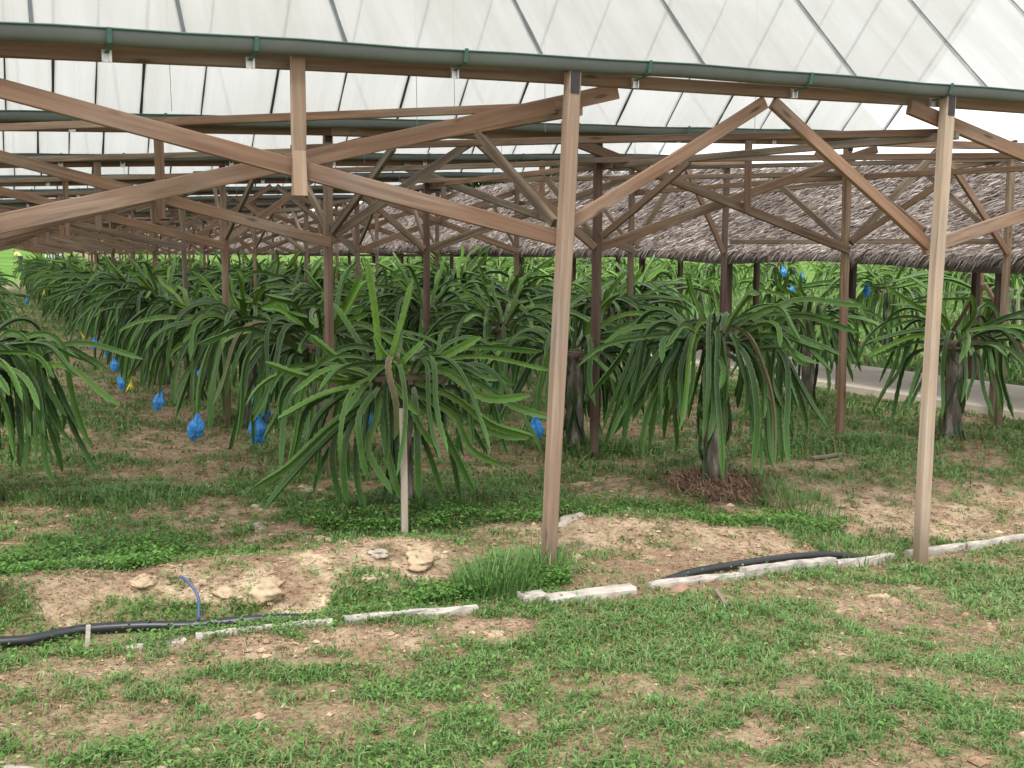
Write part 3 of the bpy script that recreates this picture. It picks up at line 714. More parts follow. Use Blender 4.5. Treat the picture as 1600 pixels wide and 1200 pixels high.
def place(root, u, v, rz=0, sc=1.): root.location = (u, v, float(H(u, v))); root.rotation_euler = (0, 0, rz); root.scale = (sc, sc, sc)
GR = {'a': 'dragon fruit plants in the row at the left edge', 'b': 'dragon fruit plants in the row right of the grass aisle', 'c': 'dragon fruit plants in the middle row', 'd': 'dragon fruit plants in the short row before the path row', 'e': 'dragon fruit plants beside the concrete path',
      'f': 'dragon fruit plants in the first row beyond the path', 'g': 'dragon fruit plants in the second row beyond the path', 'h': 'dragon fruit plants in the third row beyond the path', 'i': 'dragon fruit plants in the fourth row beyond the path'}
# unique near plants
P1 = make_plant(21, .90, 44, 58, .95, 1.0, 0, C1, .023, hero=True); place(P1, 2.29, 6.8)
label(P1, 'sprawling dragon fruit plant in front with tall bright upright stems and a pale stake', GR['b'])
P2 = make_plant(22, 1.05, 104, 58, .62, 1.17, 2, None, .026, hero=True, zmin=.16); place(P2, 4.58, 6.7, .4)
label(P2, 'umbrella-shaped dragon fruit plant on a mound of dead roots between the two front posts', GR['c'])
P3 = make_plant(23, .98, 105, 36, .62, 1.1, 1, None, .026, hero=True); place(P3, -.16, 8.15, 1.)
label(P3, 'dragon fruit plant cut off by the left edge of the picture', GR['a'])
P4 = make_plant(24, .92, 50, 34, 1.0, 1.1, 4, None, .026, hero=True, zmin=.14); place(P4, 7.85, 7.7, 2.)
label(P4, 'sparse dragon fruit plant on a bare mossy trunk beside the right front post', GR['e'])
P5 = make_plant(25, .87, 64, 32, .95, 1.0, 6, None, .026, hero=True, zmin=.14); place(P5, 4.42, 8.55, 3.)
label(P5, 'dragon fruit plant beside the dark red post behind the pale front post', GR['c'])
P6 = make_plant(26, 1.0, 62, 30, .9, 1.1, 7, None, .027); place(P6, 8.05, 10.0, 4.)
label(P6, 'dragon fruit plant with drooping stems in front of the path bend', GR['e'])
P7 = make_plant(27, .96, 76, 30, .80, 1.2, 8, None, .027); place(P7, 2.3, 8.75, 5.); label(P7, 'second dragon fruit plant in the row right of the aisle, behind the stake plant', GR['b'])
P8 = make_plant(28, .98, 92, 26, .85, 1.25, 9, None, .027); place(P8, 2.15, 10.9, .7); label(P8, 'third dragon fruit plant from the front in the row right of the grass aisle', GR['b'])
protos = [P6, P7, P8]
for k in range(3):
    q = make_plant(40+k, .93+.07*k, 68+12*k, 18, .78+.08*k, 1.12+.08*k, 7+2*k, None, .027); protos.append(q)
midp = protos[3:]; used = [False]*3
lows = []
for k in range(4):
    q = make_plant(60+k, .93+.05*k, 62+8*k, 10, .82, 1.15+.05*k, 5+k, None, .031, frame=False); lows.append(q)
lowused = [False]*4
open_p = [make_plant(70+k, 1.0+.05*k, 50, 14, .85, 1.1, 4, None, .031, toff=.33) for k in range(2)]; openused = [False]*2  # stem tint raised to paint in the open light beyond the path
# far ones: one mesh each
def joined(root):
    V = []; F = []; at = {'tint': [], 'along': [], 'rib': []}; mi = []; n = 0
    for ch in root.children:
        me = ch.data; k = len(me.vertices); co = np.empty(k*3, np.float32); me.vertices.foreach_get('co', co); V.append(co.reshape(-1, 3))
        nf = len(me.polygons); fi = np.empty(nf*4, np.int32); me.loops.foreach_get('vertex_index', fi); F.append(fi.reshape(-1, 4)+n)
        mi += [0 if ch.name.startswith('support') else 1]*nf
        for a in at:
            if a in me.attributes: b = np.empty(k, np.float32); me.attributes[a].data.foreach_get('value', b)
            else: b = np.zeros(k)
            at[a].append(b)
        n += k
    o = build('dragon_fruit_plant', np.concatenate(V), [np.concatenate(F)], [BARK, STEM], {a: np.concatenate(b) for a, b in at.items()}, midx=mi, smooth=True)
    return o
farp = [joined(q) for q in lows[:3]]; farused = [False]*3
rp = random.Random(3)
def put(u, v, lab, grp):
    D = u*.41+v*.912; rz = rp.random()*6.28; sc = (.92+.2*rp.random())*(.84 if u < 0 else 1); k = rp.randrange(3)
    if u > 12:
        k = rp.randrange(2)
        if openused[k]: o = copy_tree(open_p[k], (0, 0, 0), 0)
        else: o = open_p[k]; openused[k] = True
    elif D < 17:
        if used[k]: o = copy_tree(midp[k], (0, 0, 0), 0)
        else: o = midp[k]; used[k] = True
    elif D < 30:
        k = rp.randrange(4)
        if lowused[k]: o = copy_tree(lows[k], (0, 0, 0), 0)
        else: o = lows[k]; lowused[k] = True
    else:
        if farused[k]: o = farp[k].copy(); COL.objects.link(o)
        else: o = farp[k]; farused[k] = True
    place(o, u+rp.uniform(-.12, .12), v+rp.uniform(-.15, .15), rz, sc); label(o, lab, grp)
for i in range(1, 23): put(-.70, 8.15+1.9*i, '%s dragon fruit plant from the front in the row at the left edge' % ORD[i], GR['a'])
for i in range(3, 30): put(max(1.75, 2.3-.055*1.92*i), 7.0+1.97*i, '%s dragon fruit plant from the front in the row right of the grass aisle' % ORD[i], GR['b'])
for i in range(2, 30): put(4.55, 6.7+1.92*i, '%s dragon fruit plant from the front in the middle row under the shelter' % ORD[i], GR['c'])
for i in range(0, 23): put(6.2, 11.3+2.3*i, '%s dragon fruit plant from the front in the row right of the middle row' % ORD[i], GR['d'])
for i in range(2, 22): put(7.95, 8.4+2.5*i, '%s dragon fruit plant from the front in the row beside the concrete path' % ORD[i], GR['e'])
for nm, u, key, v0, cnt in (('first', 13.6, 'f', 9.5, 20), ('second', 16.6, 'g', 10.6, 20), ('third', 19.8, 'h', 12.5, 20), ('fourth', 23.2, 'i', 14, 20)):
    for i in range(cnt): put(u, v0+2.75*i, '%s dragon fruit plant from the right in the %s row beyond the path' % (ORD[i], nm), GR[key])
# stake beside the nearest plant
sx = Vector((2.085, 6.14, 0)); sx.z = float(H(sx.x, sx.y))
stk = timber('wooden_stake', (sx.x, sx.y, sx.z-.1), (2.10, 6.20, .74), .036, .03, W_STAKE, None)
tag(stk, 'thin pale wooden stake under the nearest sprawling plant', 'stake')
# ---------------------------------------------------------------- mound of roots, bags, flowers
def blob(name, loc, sx, sy, sz, seed, m, amp=.35, sub=3, crease=True, parent=None):
    import bmesh
    bm = bmesh.new(); bmesh.ops.create_icosphere(bm, subdivisions=sub, radius=1); R = np.random.default_rng(seed); off = R.random(3)*50
    co = np.array([v.co[:] for v in bm.verts])
    def n3(p, s): return (vnoise(p[:, 0]*s+off[0], p[:, 1]*s+off[1])+vnoise(p[:, 1]*s+off[2], p[:, 2]*s+off[0])+vnoise(p[:, 2]*s+off[1]+9, p[:, 0]*s+off[2]+5))/3
    d = 1+amp*(n3(co+5, 1.3)-.5)*2+amp*.5*(n3(co+5, 3.3)-.5)*2+amp*.25*(n3(co+5, 8)-.5)*2
    if name == 'plastic_bag':
        d += .42*np.abs((n3(co+5, 3.3)*8) % 1-.5)-.14; d += .10*np.sin(np.arctan2(co[:, 1], co[:, 0])*7+co[:, 2]*5+seed); d *= 1+.25*np.sin(np.arctan2(co[:, 1], co[:, 0])*2+seed)
        top = np.clip((co[:, 2]-.25)/.6, 0, 1); pin = 1-.62*sm(top)*(1-.55*sm((co[:, 2]-.86)/.1)); co = co*np.stack([pin, pin, 1+.35*top], 1)
    co = co*d[:, None]*np.array([sx, sy, sz])
    for v, c in zip(bm.verts, co): v.co = c
    me = bpy.data.meshes.new(name); bm.to_mesh(me); bm.free()
    for pl in me.polygons: pl.use_smooth = not crease
    me.materials.append(m); o = bpy.data.objects.new(name, me); COL.objects.link(o); o.location = loc
    o.rotation_euler = (0, 0, R.random()*6)
    if parent: o.parent = parent
    return o
mv = []; mf = []
for a_ in range(14):
    for b_ in range(40):
        q = a_/13; th = 6.283*b_/40; rr_ = q*(.33+.06*math.sin(3*th+1)+.05*math.sin(7*th)); x0 = 4.60+rr_*math.cos(th); y0 = 6.68+rr_*.85*math.sin(th)
        mv.append((x0, y0, float(H(x0, y0))+.05*(1-q*q)-.012*q+.03*(float(fbm(np.array([x0*14.]), np.array([y0*14.]), 3)[0])-.5)*(1-q**3)))
for a_ in range(13):
    for b_ in range(40): c_ = (b_+1) % 40; mf.append((a_*40+b_, a_*40+c_, (a_+1)*40+c_, (a_+1)*40+b_))
md = build('root_mound', mv, [np.array(mf)], ROOTM, smooth=True)
R = np.random.default_rng(4); S_ = []
VV = []; FF = []
for k in range(1500):
    az = R.random()*6.283; q = math.sqrt(R.random())*.36; x0 = 4.60+q*math.cos(az); y0 = 6.68+q*.85*math.sin(az); zt_ = float(H(x0, y0))-.005+.055*math.sqrt(max(0, 1-(q/.44)**2))+R.uniform(0, .025); a2 = R.random()*6.283; L = R.uniform(.03, .10)
    P = [(x0, y0, zt_), (x0+L*.5*math.cos(a2), y0+L*.5*math.sin(a2), zt_+R.uniform(0, .03)), (x0+L*math.cos(a2+.5), y0+L*math.sin(a2+.5), zt_-R.uniform(0, .02))]
    a = len(VV); w_ = R.uniform(.0015, .004)
    for p_ in P: VV += [(p_[0]-w_*math.sin(a2), p_[1]+w_*math.cos(a2), p_[2]), (p_[0]+w_*math.sin(a2), p_[1]-w_*math.cos(a2), p_[2]+.002)]
    FF += [(a, a+1, a+3, a+2), (a+2, a+3, a+5, a+4)]
tw = build('dead_root_litter', np.array(VV), [np.array(FF)], STRAW, {'tint': np.repeat(np.random.default_rng(1).uniform(.1, .75, 1500), 6)}); tag(tw, 'tangle of dead root strands over the low mound', 'roots', kind='stuff')
tag(md, 'low mound of dark dead roots around the base of the umbrella-shaped plant', 'mound')
BAGS = [((1.89,9.16,.42),.19,'upper of the two crumpled blue bags near the front of the aisle row'),((1.86,9.14,.21),.17,'lower of the two crumpled blue bags hanging one above the other'),((1.52,10.06,.13),.15,'blue bag hanging low just left of the pair of blue bags'),
 ((1.39,11.56,.19),.12,'round blue bag low over the aisle grass by a yellow flower'),((1.19,13.19,.2),.1,'small blue bag touching the large yellow flower on the aisle'),((1.17,13.66,.36),.12,'blue bag above and left of the large yellow flower'),
 ((1.27,15.83,.37),.13,'right one of two blue bags side by side up the aisle'),((1.15,16.33,.43),.12,'left one of two blue bags side by side up the aisle'),((4.16,9.57,.44),.14,'blue bag behind the right stems of the stake plant'),
 ((3.79,7.96,.29),.13,'low blue bag just left of the pale front post'),((4.86,8.08,.70),.17,'large blue bag left of the umbrella-shaped plant'),((4.81,7.86,.61),.08,'tiny blue bag just under the large bag by the umbrella-shaped plant'),
 ((11.81,13.39,1.18),.16,'bright blue bag in the gap beyond the path, left of the right front post'),((12.7,16.29,1.1),.1,'small blue bag beyond the path behind the umbrella-shaped plant'),((13.21,17.2,1.4),.12,'blue bag high under the thatch eave beyond the path, left one'),
 ((13.51,17.05,1.31),.1,'blue bag high under the thatch eave beyond the path, right one'),((1.84,11.72,.42),.1,'small blue bag half hidden in the aisle row foliage'),
 ((.48,23.95,.74),.1,'tiny blue bag at the far end of the grass aisle'),((2.18,7.16,.53),.12,'blue bag in the shade inside the stake plant')]
for i, (l, s, lab) in enumerate(BAGS):
    b = blob('plastic_bag', l, s*.40, s*.33, s*.60, 30+i, BAGM, .35, 3); b.rotation_euler = (random.uniform(-.25, .25), random.uniform(-.25, .25), random.random()*6)
    tag(b, lab, 'plastic bag', 'blue plastic bags tied over the fruit')
FL = [((1.27,12.94,.22),.16,'large withered yellow flower hanging low beside the aisle'),((1.02,16.61,.51),.12,'withered yellow flower left of the two side by side blue bags'),((1.3,18.05,.68),.12,'withered yellow flower high on the aisle row foliage'),
      ((.78,23.83,.9),.14,'withered yellow flower at the far end of the aisle row'),((10.86,11.58,.91),.16,'yellow flower beyond the path next to the right front post')]
for i, (l, s, lab) in enumerate(FL):
    R = np.random.default_rng(i); V = []; F = []
    for k in range(11):
        az = R.random()*6.28; pts = [np.array([0, 0, s*.55]), np.array([.12*s*math.cos(az), .12*s*math.sin(az), 0]), np.array([s*.33*math.cos(az), s*.33*math.sin(az), -s*R.uniform(.2, .6)])]
        P = catmull(pts, 6); sd_ = np.array([-math.sin(az), math.cos(az), 0]); a = len(V)
        for j, p_ in enumerate(P):
            wq = s*.07*(1.1-j/6); V += [p_-sd_*wq, p_+sd_*wq]
        F += [(a+2*j, a+2*j+1, a+2*j+3, a+2*j+2) for j in range(5)]
    o = build('withered_flower', np.array(V), [np.array(F)], YEL); o.location = l; o.rotation_euler = (random.uniform(-.5, .5), random.uniform(-.4, .4), 0)
    tag(o, lab, 'flower', 'withered yellow dragon fruit flowers')

# the stem that carries each bag or flower, grown from the nearest plant
ALLP = [o for o in COL.objects if o.get('category') == 'cactus plant' and o.location.y < 40]
for kk, (l, s, lab) in enumerate(BAGS+FL):
    pl = min(ALLP, key=lambda o: (o.location.x-l[0])**2+(o.location.y-l[1])**2); c0 = pl.location; R = np.random.default_rng(kk+70)
    dx, dy = l[0]-c0.x, l[1]-c0.y; top = l[2]+s*.5; hc = c0.z+.92*pl.scale.x
    for q in range(3):
        tx, ty, tz = (dx, dy, top-.01) if q == 0 else (dx+R.normal(0, .12), dy+R.normal(0, .12), top-R.uniform(-.1, .15))
        P = [(c0.x+dx*.12, c0.y+dy*.12, hc-.02), (c0.x+tx*.5, c0.y+ty*.5, max(hc+.08, tz+.1)), (c0.x+tx*.88, c0.y+ty*.88, (hc+tz)/2+.08), (c0.x+tx, c0.y+ty, tz)]
        S_ = Stems(); S_.add(catmull(P, 20), .022, R.uniform(.25, .75), R.random()*2)
        o = S_.build('fruiting_stem', pl)
        o.matrix_parent_inverse = (Matrix.Translation(pl.location) @ Matrix.Rotation(pl.rotation_euler.z, 4, 'Z') @ Matrix.Scale(pl.scale.x, 4)).inverted()
# ---------------------------------------------------------------- curb, pipes, peg, stones
def curb_seg(name, p0, p1, wd, h, lab, seed, dz=0.0, n=None):
    R = np.random.default_rng(seed); p0 = np.array(p0); p1 = np.array(p1); L = np.linalg.norm(p1-p0); n = n or max(3, int(L/.07)); d = (p1-p0)/L; s = np.array([-d[1], d[0]])
    V = []; F = []
    sec = [(-.5, -.1), (-.5, h-.012), (-.40, h), (.40, h), (.5, h-.012), (.5, -.1)]
    for i in range(n+1):
        t = i/n; c = p0+(p1-p0)*t; z = (1-t)*float(H(*p0))+t*float(H(*p1))+dz
        e = .5*(z+float(H(*c))+dz)
        for (a, b) in sec: q = c+s*a*wd*(1+.03*R.normal())+s*.002*R.normal(); V.append((q[0], q[1], e+b+.0018*R.normal()))
    for i in range(n):
        for j in range(5): F.append((i*6+j, (i+1)*6+j, (i+1)*6+j+1, i*6+j+1))
    o = build(name, V, [np.array(F), np.array([[0, 1, 2, 3, 4, 5], [n*6+5-j for j in range(6)]])], CURB); tag(o, lab, 'curb', 'lengths of pale concrete edging'); return o
curb_seg('concrete_edging', (.42, 4.80), (.66, 4.79), .05, .012, 'short sunken length of concrete edging at the far left, nearly buried', 1)
curb_seg('concrete_edging', (.70, 4.79), (1.28, 4.745), .04, .022, 'thin concrete edging length left of the tall grass clump', 2)
curb_seg('concrete_edging', (1.33, 4.73), (1.93, 4.66), .04, .032, 'concrete edging length ending in the tall grass clump', 3)
curb_seg('concrete_edging', (2.16, 4.70), (2.28, 4.70), .08, .045, 'small broken concrete chunk between the grass clump and the thick block', 4)
curb_seg('concrete_edging', (2.27, 4.64), (2.73, 4.64), .08, .045, 'thick pale concrete block lying flat in front of the first post', 5)
curb_seg('concrete_edging', (2.86, 4.70), (3.45, 4.76), .045, .034, 'low concrete edging length right of the thick block', 6)
curb_seg('concrete_edging', (3.46, 4.76), (4.42, 5.21), .05, .06, 'long raised concrete edging length beside the black pipe on the right', 7)
curb_seg('concrete_edging', (4.44, 5.21), (4.96, 5.30), .045, .04, 'grass-covered concrete edging length just left of the right front post', 8)
curb_seg('concrete_edging', (5.08, 5.30), (5.55, 5.31), .045, .045, 'concrete edging length just right of the right front post', 9)
curb_seg('concrete_edging', (5.57, 5.31), (7.4, 5.30), .045, .045, 'last concrete edging length running out of the right side', 10)
def tube(name, pts, r, m, n=60, seg=10, follow=False):
    P = catmull(pts, n); T = np.gradient(P, axis=0); T /= np.linalg.norm(T, axis=1)[:, None]; s = np.cross(T, UPZ); s /= np.linalg.norm(s, axis=1)[:, None]; u = np.cross(s, T)
    V = np.stack([P+(s*math.cos(6.283*k/seg)+u*math.sin(6.283*k/seg))*r for k in range(seg)], 1).reshape(-1, 3)
    b = np.arange(n-1)[:, None]*seg; j = np.arange(seg)[None]; j2 = (j+1) % seg
    F = np.stack([b+j, b+j2, b+seg+j2, b+seg+j], -1).reshape(-1, 4)
    return build(name, V, [F, np.array([[k for k in range(seg)][::-1], [(n-1)*seg+k for k in range(seg)]])], m, smooth=True)
def onG(x, y, dz): return (x, y, float(H(x, y))+dz)
o = tube('black_pipe', [onG(-.35, 5.12, .03), onG(0, 5.08, .028), onG(.12, 5.09, .024), onG(.28, 5.11, .018), onG(.51, 5.07, .025), onG(.72, 5.0, .028), onG(.97, 4.93, .022), onG(1.2, 4.89, .008), onG(1.45, 4.87, -.03)], .023, PIPE)
tag(o, 'black plastic water pipe lying in the ditch at the left', 'pipe')
o = tube('black_pipe', [onG(2.85, 4.78, -.03), onG(3.1, 4.83, .005), onG(3.3, 4.87, .025), onG(3.82, 5.06, .04), onG(4.2, 5.22, .05), onG(4.5, 5.31, .045), onG(4.85, 5.37, -.01)], .023, PIPE)
tag(o, 'black plastic water pipe resting along the concrete edging at the right', 'pipe')
o = tube('blue_hose', [onG(.745, 5.00, .05), (.75, 5.03, .10), (.735, 5.07, .14), (.71, 5.11, .17), (.69, 5.14, .18)], .007, HOSE, 24, 8)
tag(o, 'short faded blue hose sticking up from the black pipe', 'hose')
pz = float(H(.27, 4.93)); o = timber('metal_peg', (.268, 4.86, pz-.08), (.28, 4.87, pz+.125), .018, .018, ROCKG, None); tag(o, 'short grey peg standing in front of the black pipe', 'peg')
bk = timber('brick', (2.86, 4.52, float(H(2.86, 4.5))+.0), (2.97, 4.55, float(H(2.9, 4.5))+.018), .06, .04, BRICK, None); tag(bk, 'small brown brick piece at the right end of the thick concrete block', 'brick')
bk = timber('stick', (3.02, 4.28, float(H(3.02, 4.3))+.01), (3.06, 4.42, float(H(3.05, 4.4))+.05), .02, .015, W_PALE, None); tag(bk, 'grey wood chip in the grass near the brown brick piece', 'wood chip')
bk = timber('stick', (5.9, 7.25, float(H(5.9, 7.25))+.02), (6.3, 7.35, float(H(6.3, 7.35))+.02), .05, .02, W_PALE, None); tag(bk, 'flat pale stick lying on bare soil right of the umbrella-shaped plant', 'stick')
ROCKS = [(.59,6.07,.027,'small stone on the green weeds left of the aisle'),(1.49,5.98,.05,'knobbly tan stone on top of the soil bank'),(1.36,5.5,.10,'broad flat tan rock set in the front of the soil bank'),(.56,5.42,.075,'upright tan stone beside the blue hose'),
 (1.71,5.47,.07,'rounded tan stone near the right end of the soil bank'),(1.93,5.39,.135,'big pale tan boulder at the right end of the soil bank'),(1.89,4.35,.055,'orange-tan stone beside the dead grass heap'),(2.10,4.83,.04,'pale stone in the tall grass clump'),
 (3.06,5.88,.125,'smooth orange-tan boulder just right of the pale front post'),(3.76,7.17,.055,'tan stone left of the umbrella-shaped plant'),(3.99,6.71,.055,'yellowish stone on bare soil before the umbrella-shaped plant'),(3.88,6.70,.03,'small stone touching the yellowish stone'),
 (4.53,7.4,.045,'stone behind the root mound'),(2.88,7.16,.033,'small white stone under the stems right of the stake'),(3.06,6.86,.03,'small pale stone right of the stake plant'),(3.22,6.87,.02,'upright white pebble right of the stake plant'),
 (1.92,7.67,.062,'pale stone behind the stake plant on its left'),(1.88,7.30,.06,'flat cream stone left of the stake plant base'),(.69,6.31,.035,'oblong tan stone on the weeds before the soil bank'),(.47,6.19,.027,'little stone at the edge of the dark creeping weeds'),
 (.0,3.72,.06,'orange-tan stone cut by the bottom left corner'),(.39,3.57,.05,'frayed whitish stone at the bottom edge'),(2.8,5.36,.042,'tan stone at the foot of the pale front post'),(3.35,5.76,.035,'grey stone on the litter bank'),(4.84,5.08,.06,'reddish stone at the foot of the right front post'),
 (1.10,5.27,.15,'largest pale tan rock in the middle of the soil bank'),(.90,5.26,.10,'tan rock left of the largest rock in the soil bank'),(1.19,7.01,.045,'flat tan stone on the soil patch before the aisle'),(1.34,6.68,.08,'cream rock slab between the aisle and stake plant'),(1.46,7.26,.045,'pale stone on the aisle edge'),
 (3.57,5.36,.045,'tan stone on the litter bank behind the right pipe'),(3.15,5.25,.06,'cream stone on the litter bank'),(6.45,7.75,.044,'stone in the grass near the mossy trunk'),(4.1,4.45,.08,'yellowish flat rock in the right foreground grass'),(4.54,4.71,.05,'pink-tan rock right foreground near the edging'),
 (.47,4.87,.032,'tan pebble by the buried edging'),(.28,5.0,.027,'tan pebble between peg and pipe'),(.42,4.92,.025,'tan pebble under the black pipe'),(1.62,5.25,.06,'tan stone low on the front of the soil bank'),(1.6,6.25,.07,'cream rock on the ridge of soil behind the bank')]
for i, (x, y, s, lab) in enumerate(ROCKS):
    o = blob('rock', (x, y, float(H(x, y))-s*.12), s*(.85+.45*random.random()), s*.7, s*(.26+.16*random.random()), 200+i, ROCK if i % 4 else ROCKG, .75, 3 if s < .06 else 4, crease=False)
    tag(o, lab, 'rock', 'stones scattered over the soil')

# ---------------------------------------------------------------- grass, weeds, litter (stuff)
def frustum_pts(n, D0, D1, R, half=.72):
    n = int(n*1.2)
    D = np.sqrt(R.uniform(D0**2, D1**2, n)); r = R.uniform(-half, half, n)
    sY, cY = math.sin(YAW), math.cos(YAW)
    return D*(sY+r*cY), D*(cY-r*sY)
NEARP = [(a.location.x, a.location.y) for a in (P1, P2, P3, P4, P5, P6, P7, P8)]
def blades(name, n, D0, D1, hmin, hmax, wd, seed, lab, hfun=None, soilp=.95):
    R = np.random.default_rng(seed); x, y = frustum_pts(n, D0, D1, R); n = len(x)
    s, t = soil_fields(x, y); clump = fbm(x*6+3, y*6, 3)
    keep = R.random(n) > (s*soilp + .30*(clump < .45)); keep &= ~((x > 9.4) & (x < 11.7))
    keep &= (y > 4.95) | (R.random(n) > .0)
    x, y, s, clump = x[keep], y[keep], s[keep], clump[keep]; n = len(x)
    hg = R.uniform(hmin, hmax, n)*(.55+.9*clump)*(1-.45*s)
    lush = np.zeros(n)
    for (a, b, rx, ry) in LUSH: lush = np.maximum(lush, sm(1.2-np.sqrt(((x-a)/rx)**2+((y-b)/ry)**2)))
    for (a, b) in NEARP: lush = np.maximum(lush, .8*np.exp(-(((x-a)**2+(y-b)**2)/.22)))
    hg *= 1+1.1*lush+.8*sm((x-11.7)/.5)+.25*sm((x-5.5)/1.)*sm((y-6.8)/.8)
    az = R.random(n)*6.283; ln = R.uniform(.35, 1.25, n); ww = wd*R.uniform(.6, 1.3, n)
    dx = np.stack([np.cos(az), np.sin(az)], 1)
    z = H(x, y)-.004; p0 = np.stack([x, y, z], 1)
    sd_ = np.stack([-dx[:, 1], dx[:, 0], np.zeros(n)], 1)*ww[:, None]*.5
    p1 = p0.copy(); p1[:, :2] += dx*(hg*ln*.35)[:, None]; p1[:, 2] += hg*.62
    p2 = p0.copy(); p2[:, :2] += dx*(hg*ln*1.15)[:, None]; p2[:, 2] += hg*(1.05-.35*ln)
    V = np.stack([p0-sd_*.8, p0+sd_*.8, p1-sd_, p1+sd_, p2], 1).reshape(-1, 3)
    b = np.arange(n)*5
    big = fbm(x*.8+30, y*.8, 3)
    tt = np.clip(R.normal(.58, .15, n)+.5*(big-.5)-.12*lush, .2, 1)
    dry = R.random(n) < (.09+.30*s+.10*(fbm(x*3, y*3+50, 3) > .55)); tt = np.where(dry, R.uniform(0, .12, n), tt)
    o = build(name, V, [np.stack([b, b+1, b+3, b+2], 1), np.stack([b+2, b+3, b+4], 1)], GRASS, {'tint': np.repeat(tt, 5)})
    tag(o, lab, 'grass', kind='stuff')
blades('grass', 120000, 2.9, 5.2, .022, .05, .0058, 1, 'short pale green carpet grass in the foreground')
blades('grass', 120000, 5.2, 8.2, .025, .055, .008, 2, 'thin patchy grass around the edging and front posts')
blades('grass', 100000, 8.2, 15, .035, .075, .013, 3, 'grass in the aisle and between the plants')
blades('grass', 90000, 15, 48, .06, .14, .035, 4, 'distant grass between the far rows and beyond the path')
def weeds(n, D0, D1, size, seed, lab, patches=None):
    R = np.random.default_rng(seed); x, y = frustum_pts(n, D0, D1, R); n = len(x)
    if patches:
        k = R.integers(0, len(patches), n); P = np.array(patches)[k]; rr_ = np.sqrt(R.random(n))*1.15; a = R.random(n)*6.283
        x = P[:, 0]+P[:, 2]*rr_*np.cos(a); y = P[:, 1]+P[:, 3]*rr_*np.sin(a)
        keep = fbm(x*7+1, y*7, 3) > .42
    else:
        s, t = soil_fields(x, y); c = fbm(x*2.2+80, y*2.2+7, 4)
        left = sm((2.3-x)/1.2)*.5+.12
        keep = (R.random(n) > s*.97) & (R.random(n) < left*sm((c-.40)/.15)*1.6)
    x, y = x[keep], y[keep]; n = len(x)
    sz = size*R.uniform(.5, 1.35, n); az = R.random(n)*6.283; tl = R.normal(0, .35, n); h = R.uniform(.008, .05, n)*(1.6 if patches else 1)
    d = np.stack([np.cos(az)*np.cos(tl), np.sin(az)*np.cos(tl), np.sin(tl)], 1); sd_ = np.stack([-np.sin(az), np.cos(az), R.normal(0, .25, n)], 1)
    c0 = np.stack([x, y, H(x, y)+h], 1)
    w_ = sz*.36
    up = np.array([0, 0, 1.])
    V = np.stack([c0, c0+d*(sz*.45)[:, None]-sd_*w_[:, None]+up*(sz*.10)[:, None], c0+d*(sz*.5)[:, None]-up*(sz*.03)[:, None], c0+d*(sz*.45)[:, None]+sd_*w_[:, None]+up*(sz*.10)[:, None], c0+d*sz[:, None]-up*(sz*.12)[:, None]], 1).reshape(-1, 3)
    b = np.arange(n)*5
    F = np.concatenate([np.stack([b, b+1, b+2], 1), np.stack([b, b+2, b+3], 1), np.stack([b+1, b+4, b+2], 1), np.stack([b+2, b+4, b+3], 1)])
    o = build('weeds', V, [F], WEED, {'tint': np.repeat(np.clip(R.normal(.5, .25, n), 0, 1), 5)}); tag(o, lab, 'weeds', kind='stuff')
weeds(52000, 2.9, 6.5, .019, 5, 'small-leaved green weeds creeping through the foreground grass')
weeds(34000, 5.5, 10, .024, 6, 'leafy weeds spread over the ground before the plants')
weeds(20000, 5, 8, .025, 7, 'dense green weed patches by the stake plant and soil bank', LUSH[:7])
def litter(n, D0, D1, seed, lab, ln, wd):
    R = np.random.default_rng(seed); x, y = frustum_pts(n, D0, D1, R); n = len(x); s, t = soil_fields(x, y)
    keep = (R.random(n) < s*1.1+.06) & ~((x > 9.4) & (x < 11.7)); x, y, t = x[keep], y[keep], t[keep]; n = len(x)
    L = ln*R.uniform(.3, 1.4, n); az = R.random(n)*6.283; d = np.stack([np.cos(az), np.sin(az), R.normal(0, .12, n)], 1); sd_ = np.stack([-np.sin(az), np.cos(az), R.normal(0, .3, n)], 1)*wd*R.uniform(.5, 1.5, n)[:, None]
    c0 = np.stack([x, y, H(x, y)+R.uniform(.004, .016, n)], 1)
    V = np.stack([c0-d*L[:, None]*.5-sd_, c0-d*L[:, None]*.5+sd_, c0+d*L[:, None]*.5+sd_*.5, c0+d*L[:, None]*.5-sd_*.5], 1).reshape(-1, 3)
    b = np.arange(n)*4
    o = build('straw_litter', V, [np.stack([b, b+1, b+2, b+3], 1)], STRAW, {'tint': np.repeat(np.clip(R.normal(.42, .25, n)+.2*t, 0, 1), 4)}); tag(o, lab, 'litter', kind='stuff')
litter(110000, 2.9, 6.5, 8, 'dry straw and grass clippings on bare soil in front', .030, .0013)
litter(90000, 6.5, 14, 9, 'brown dead litter on the soil under the shelter', .055, .0028)
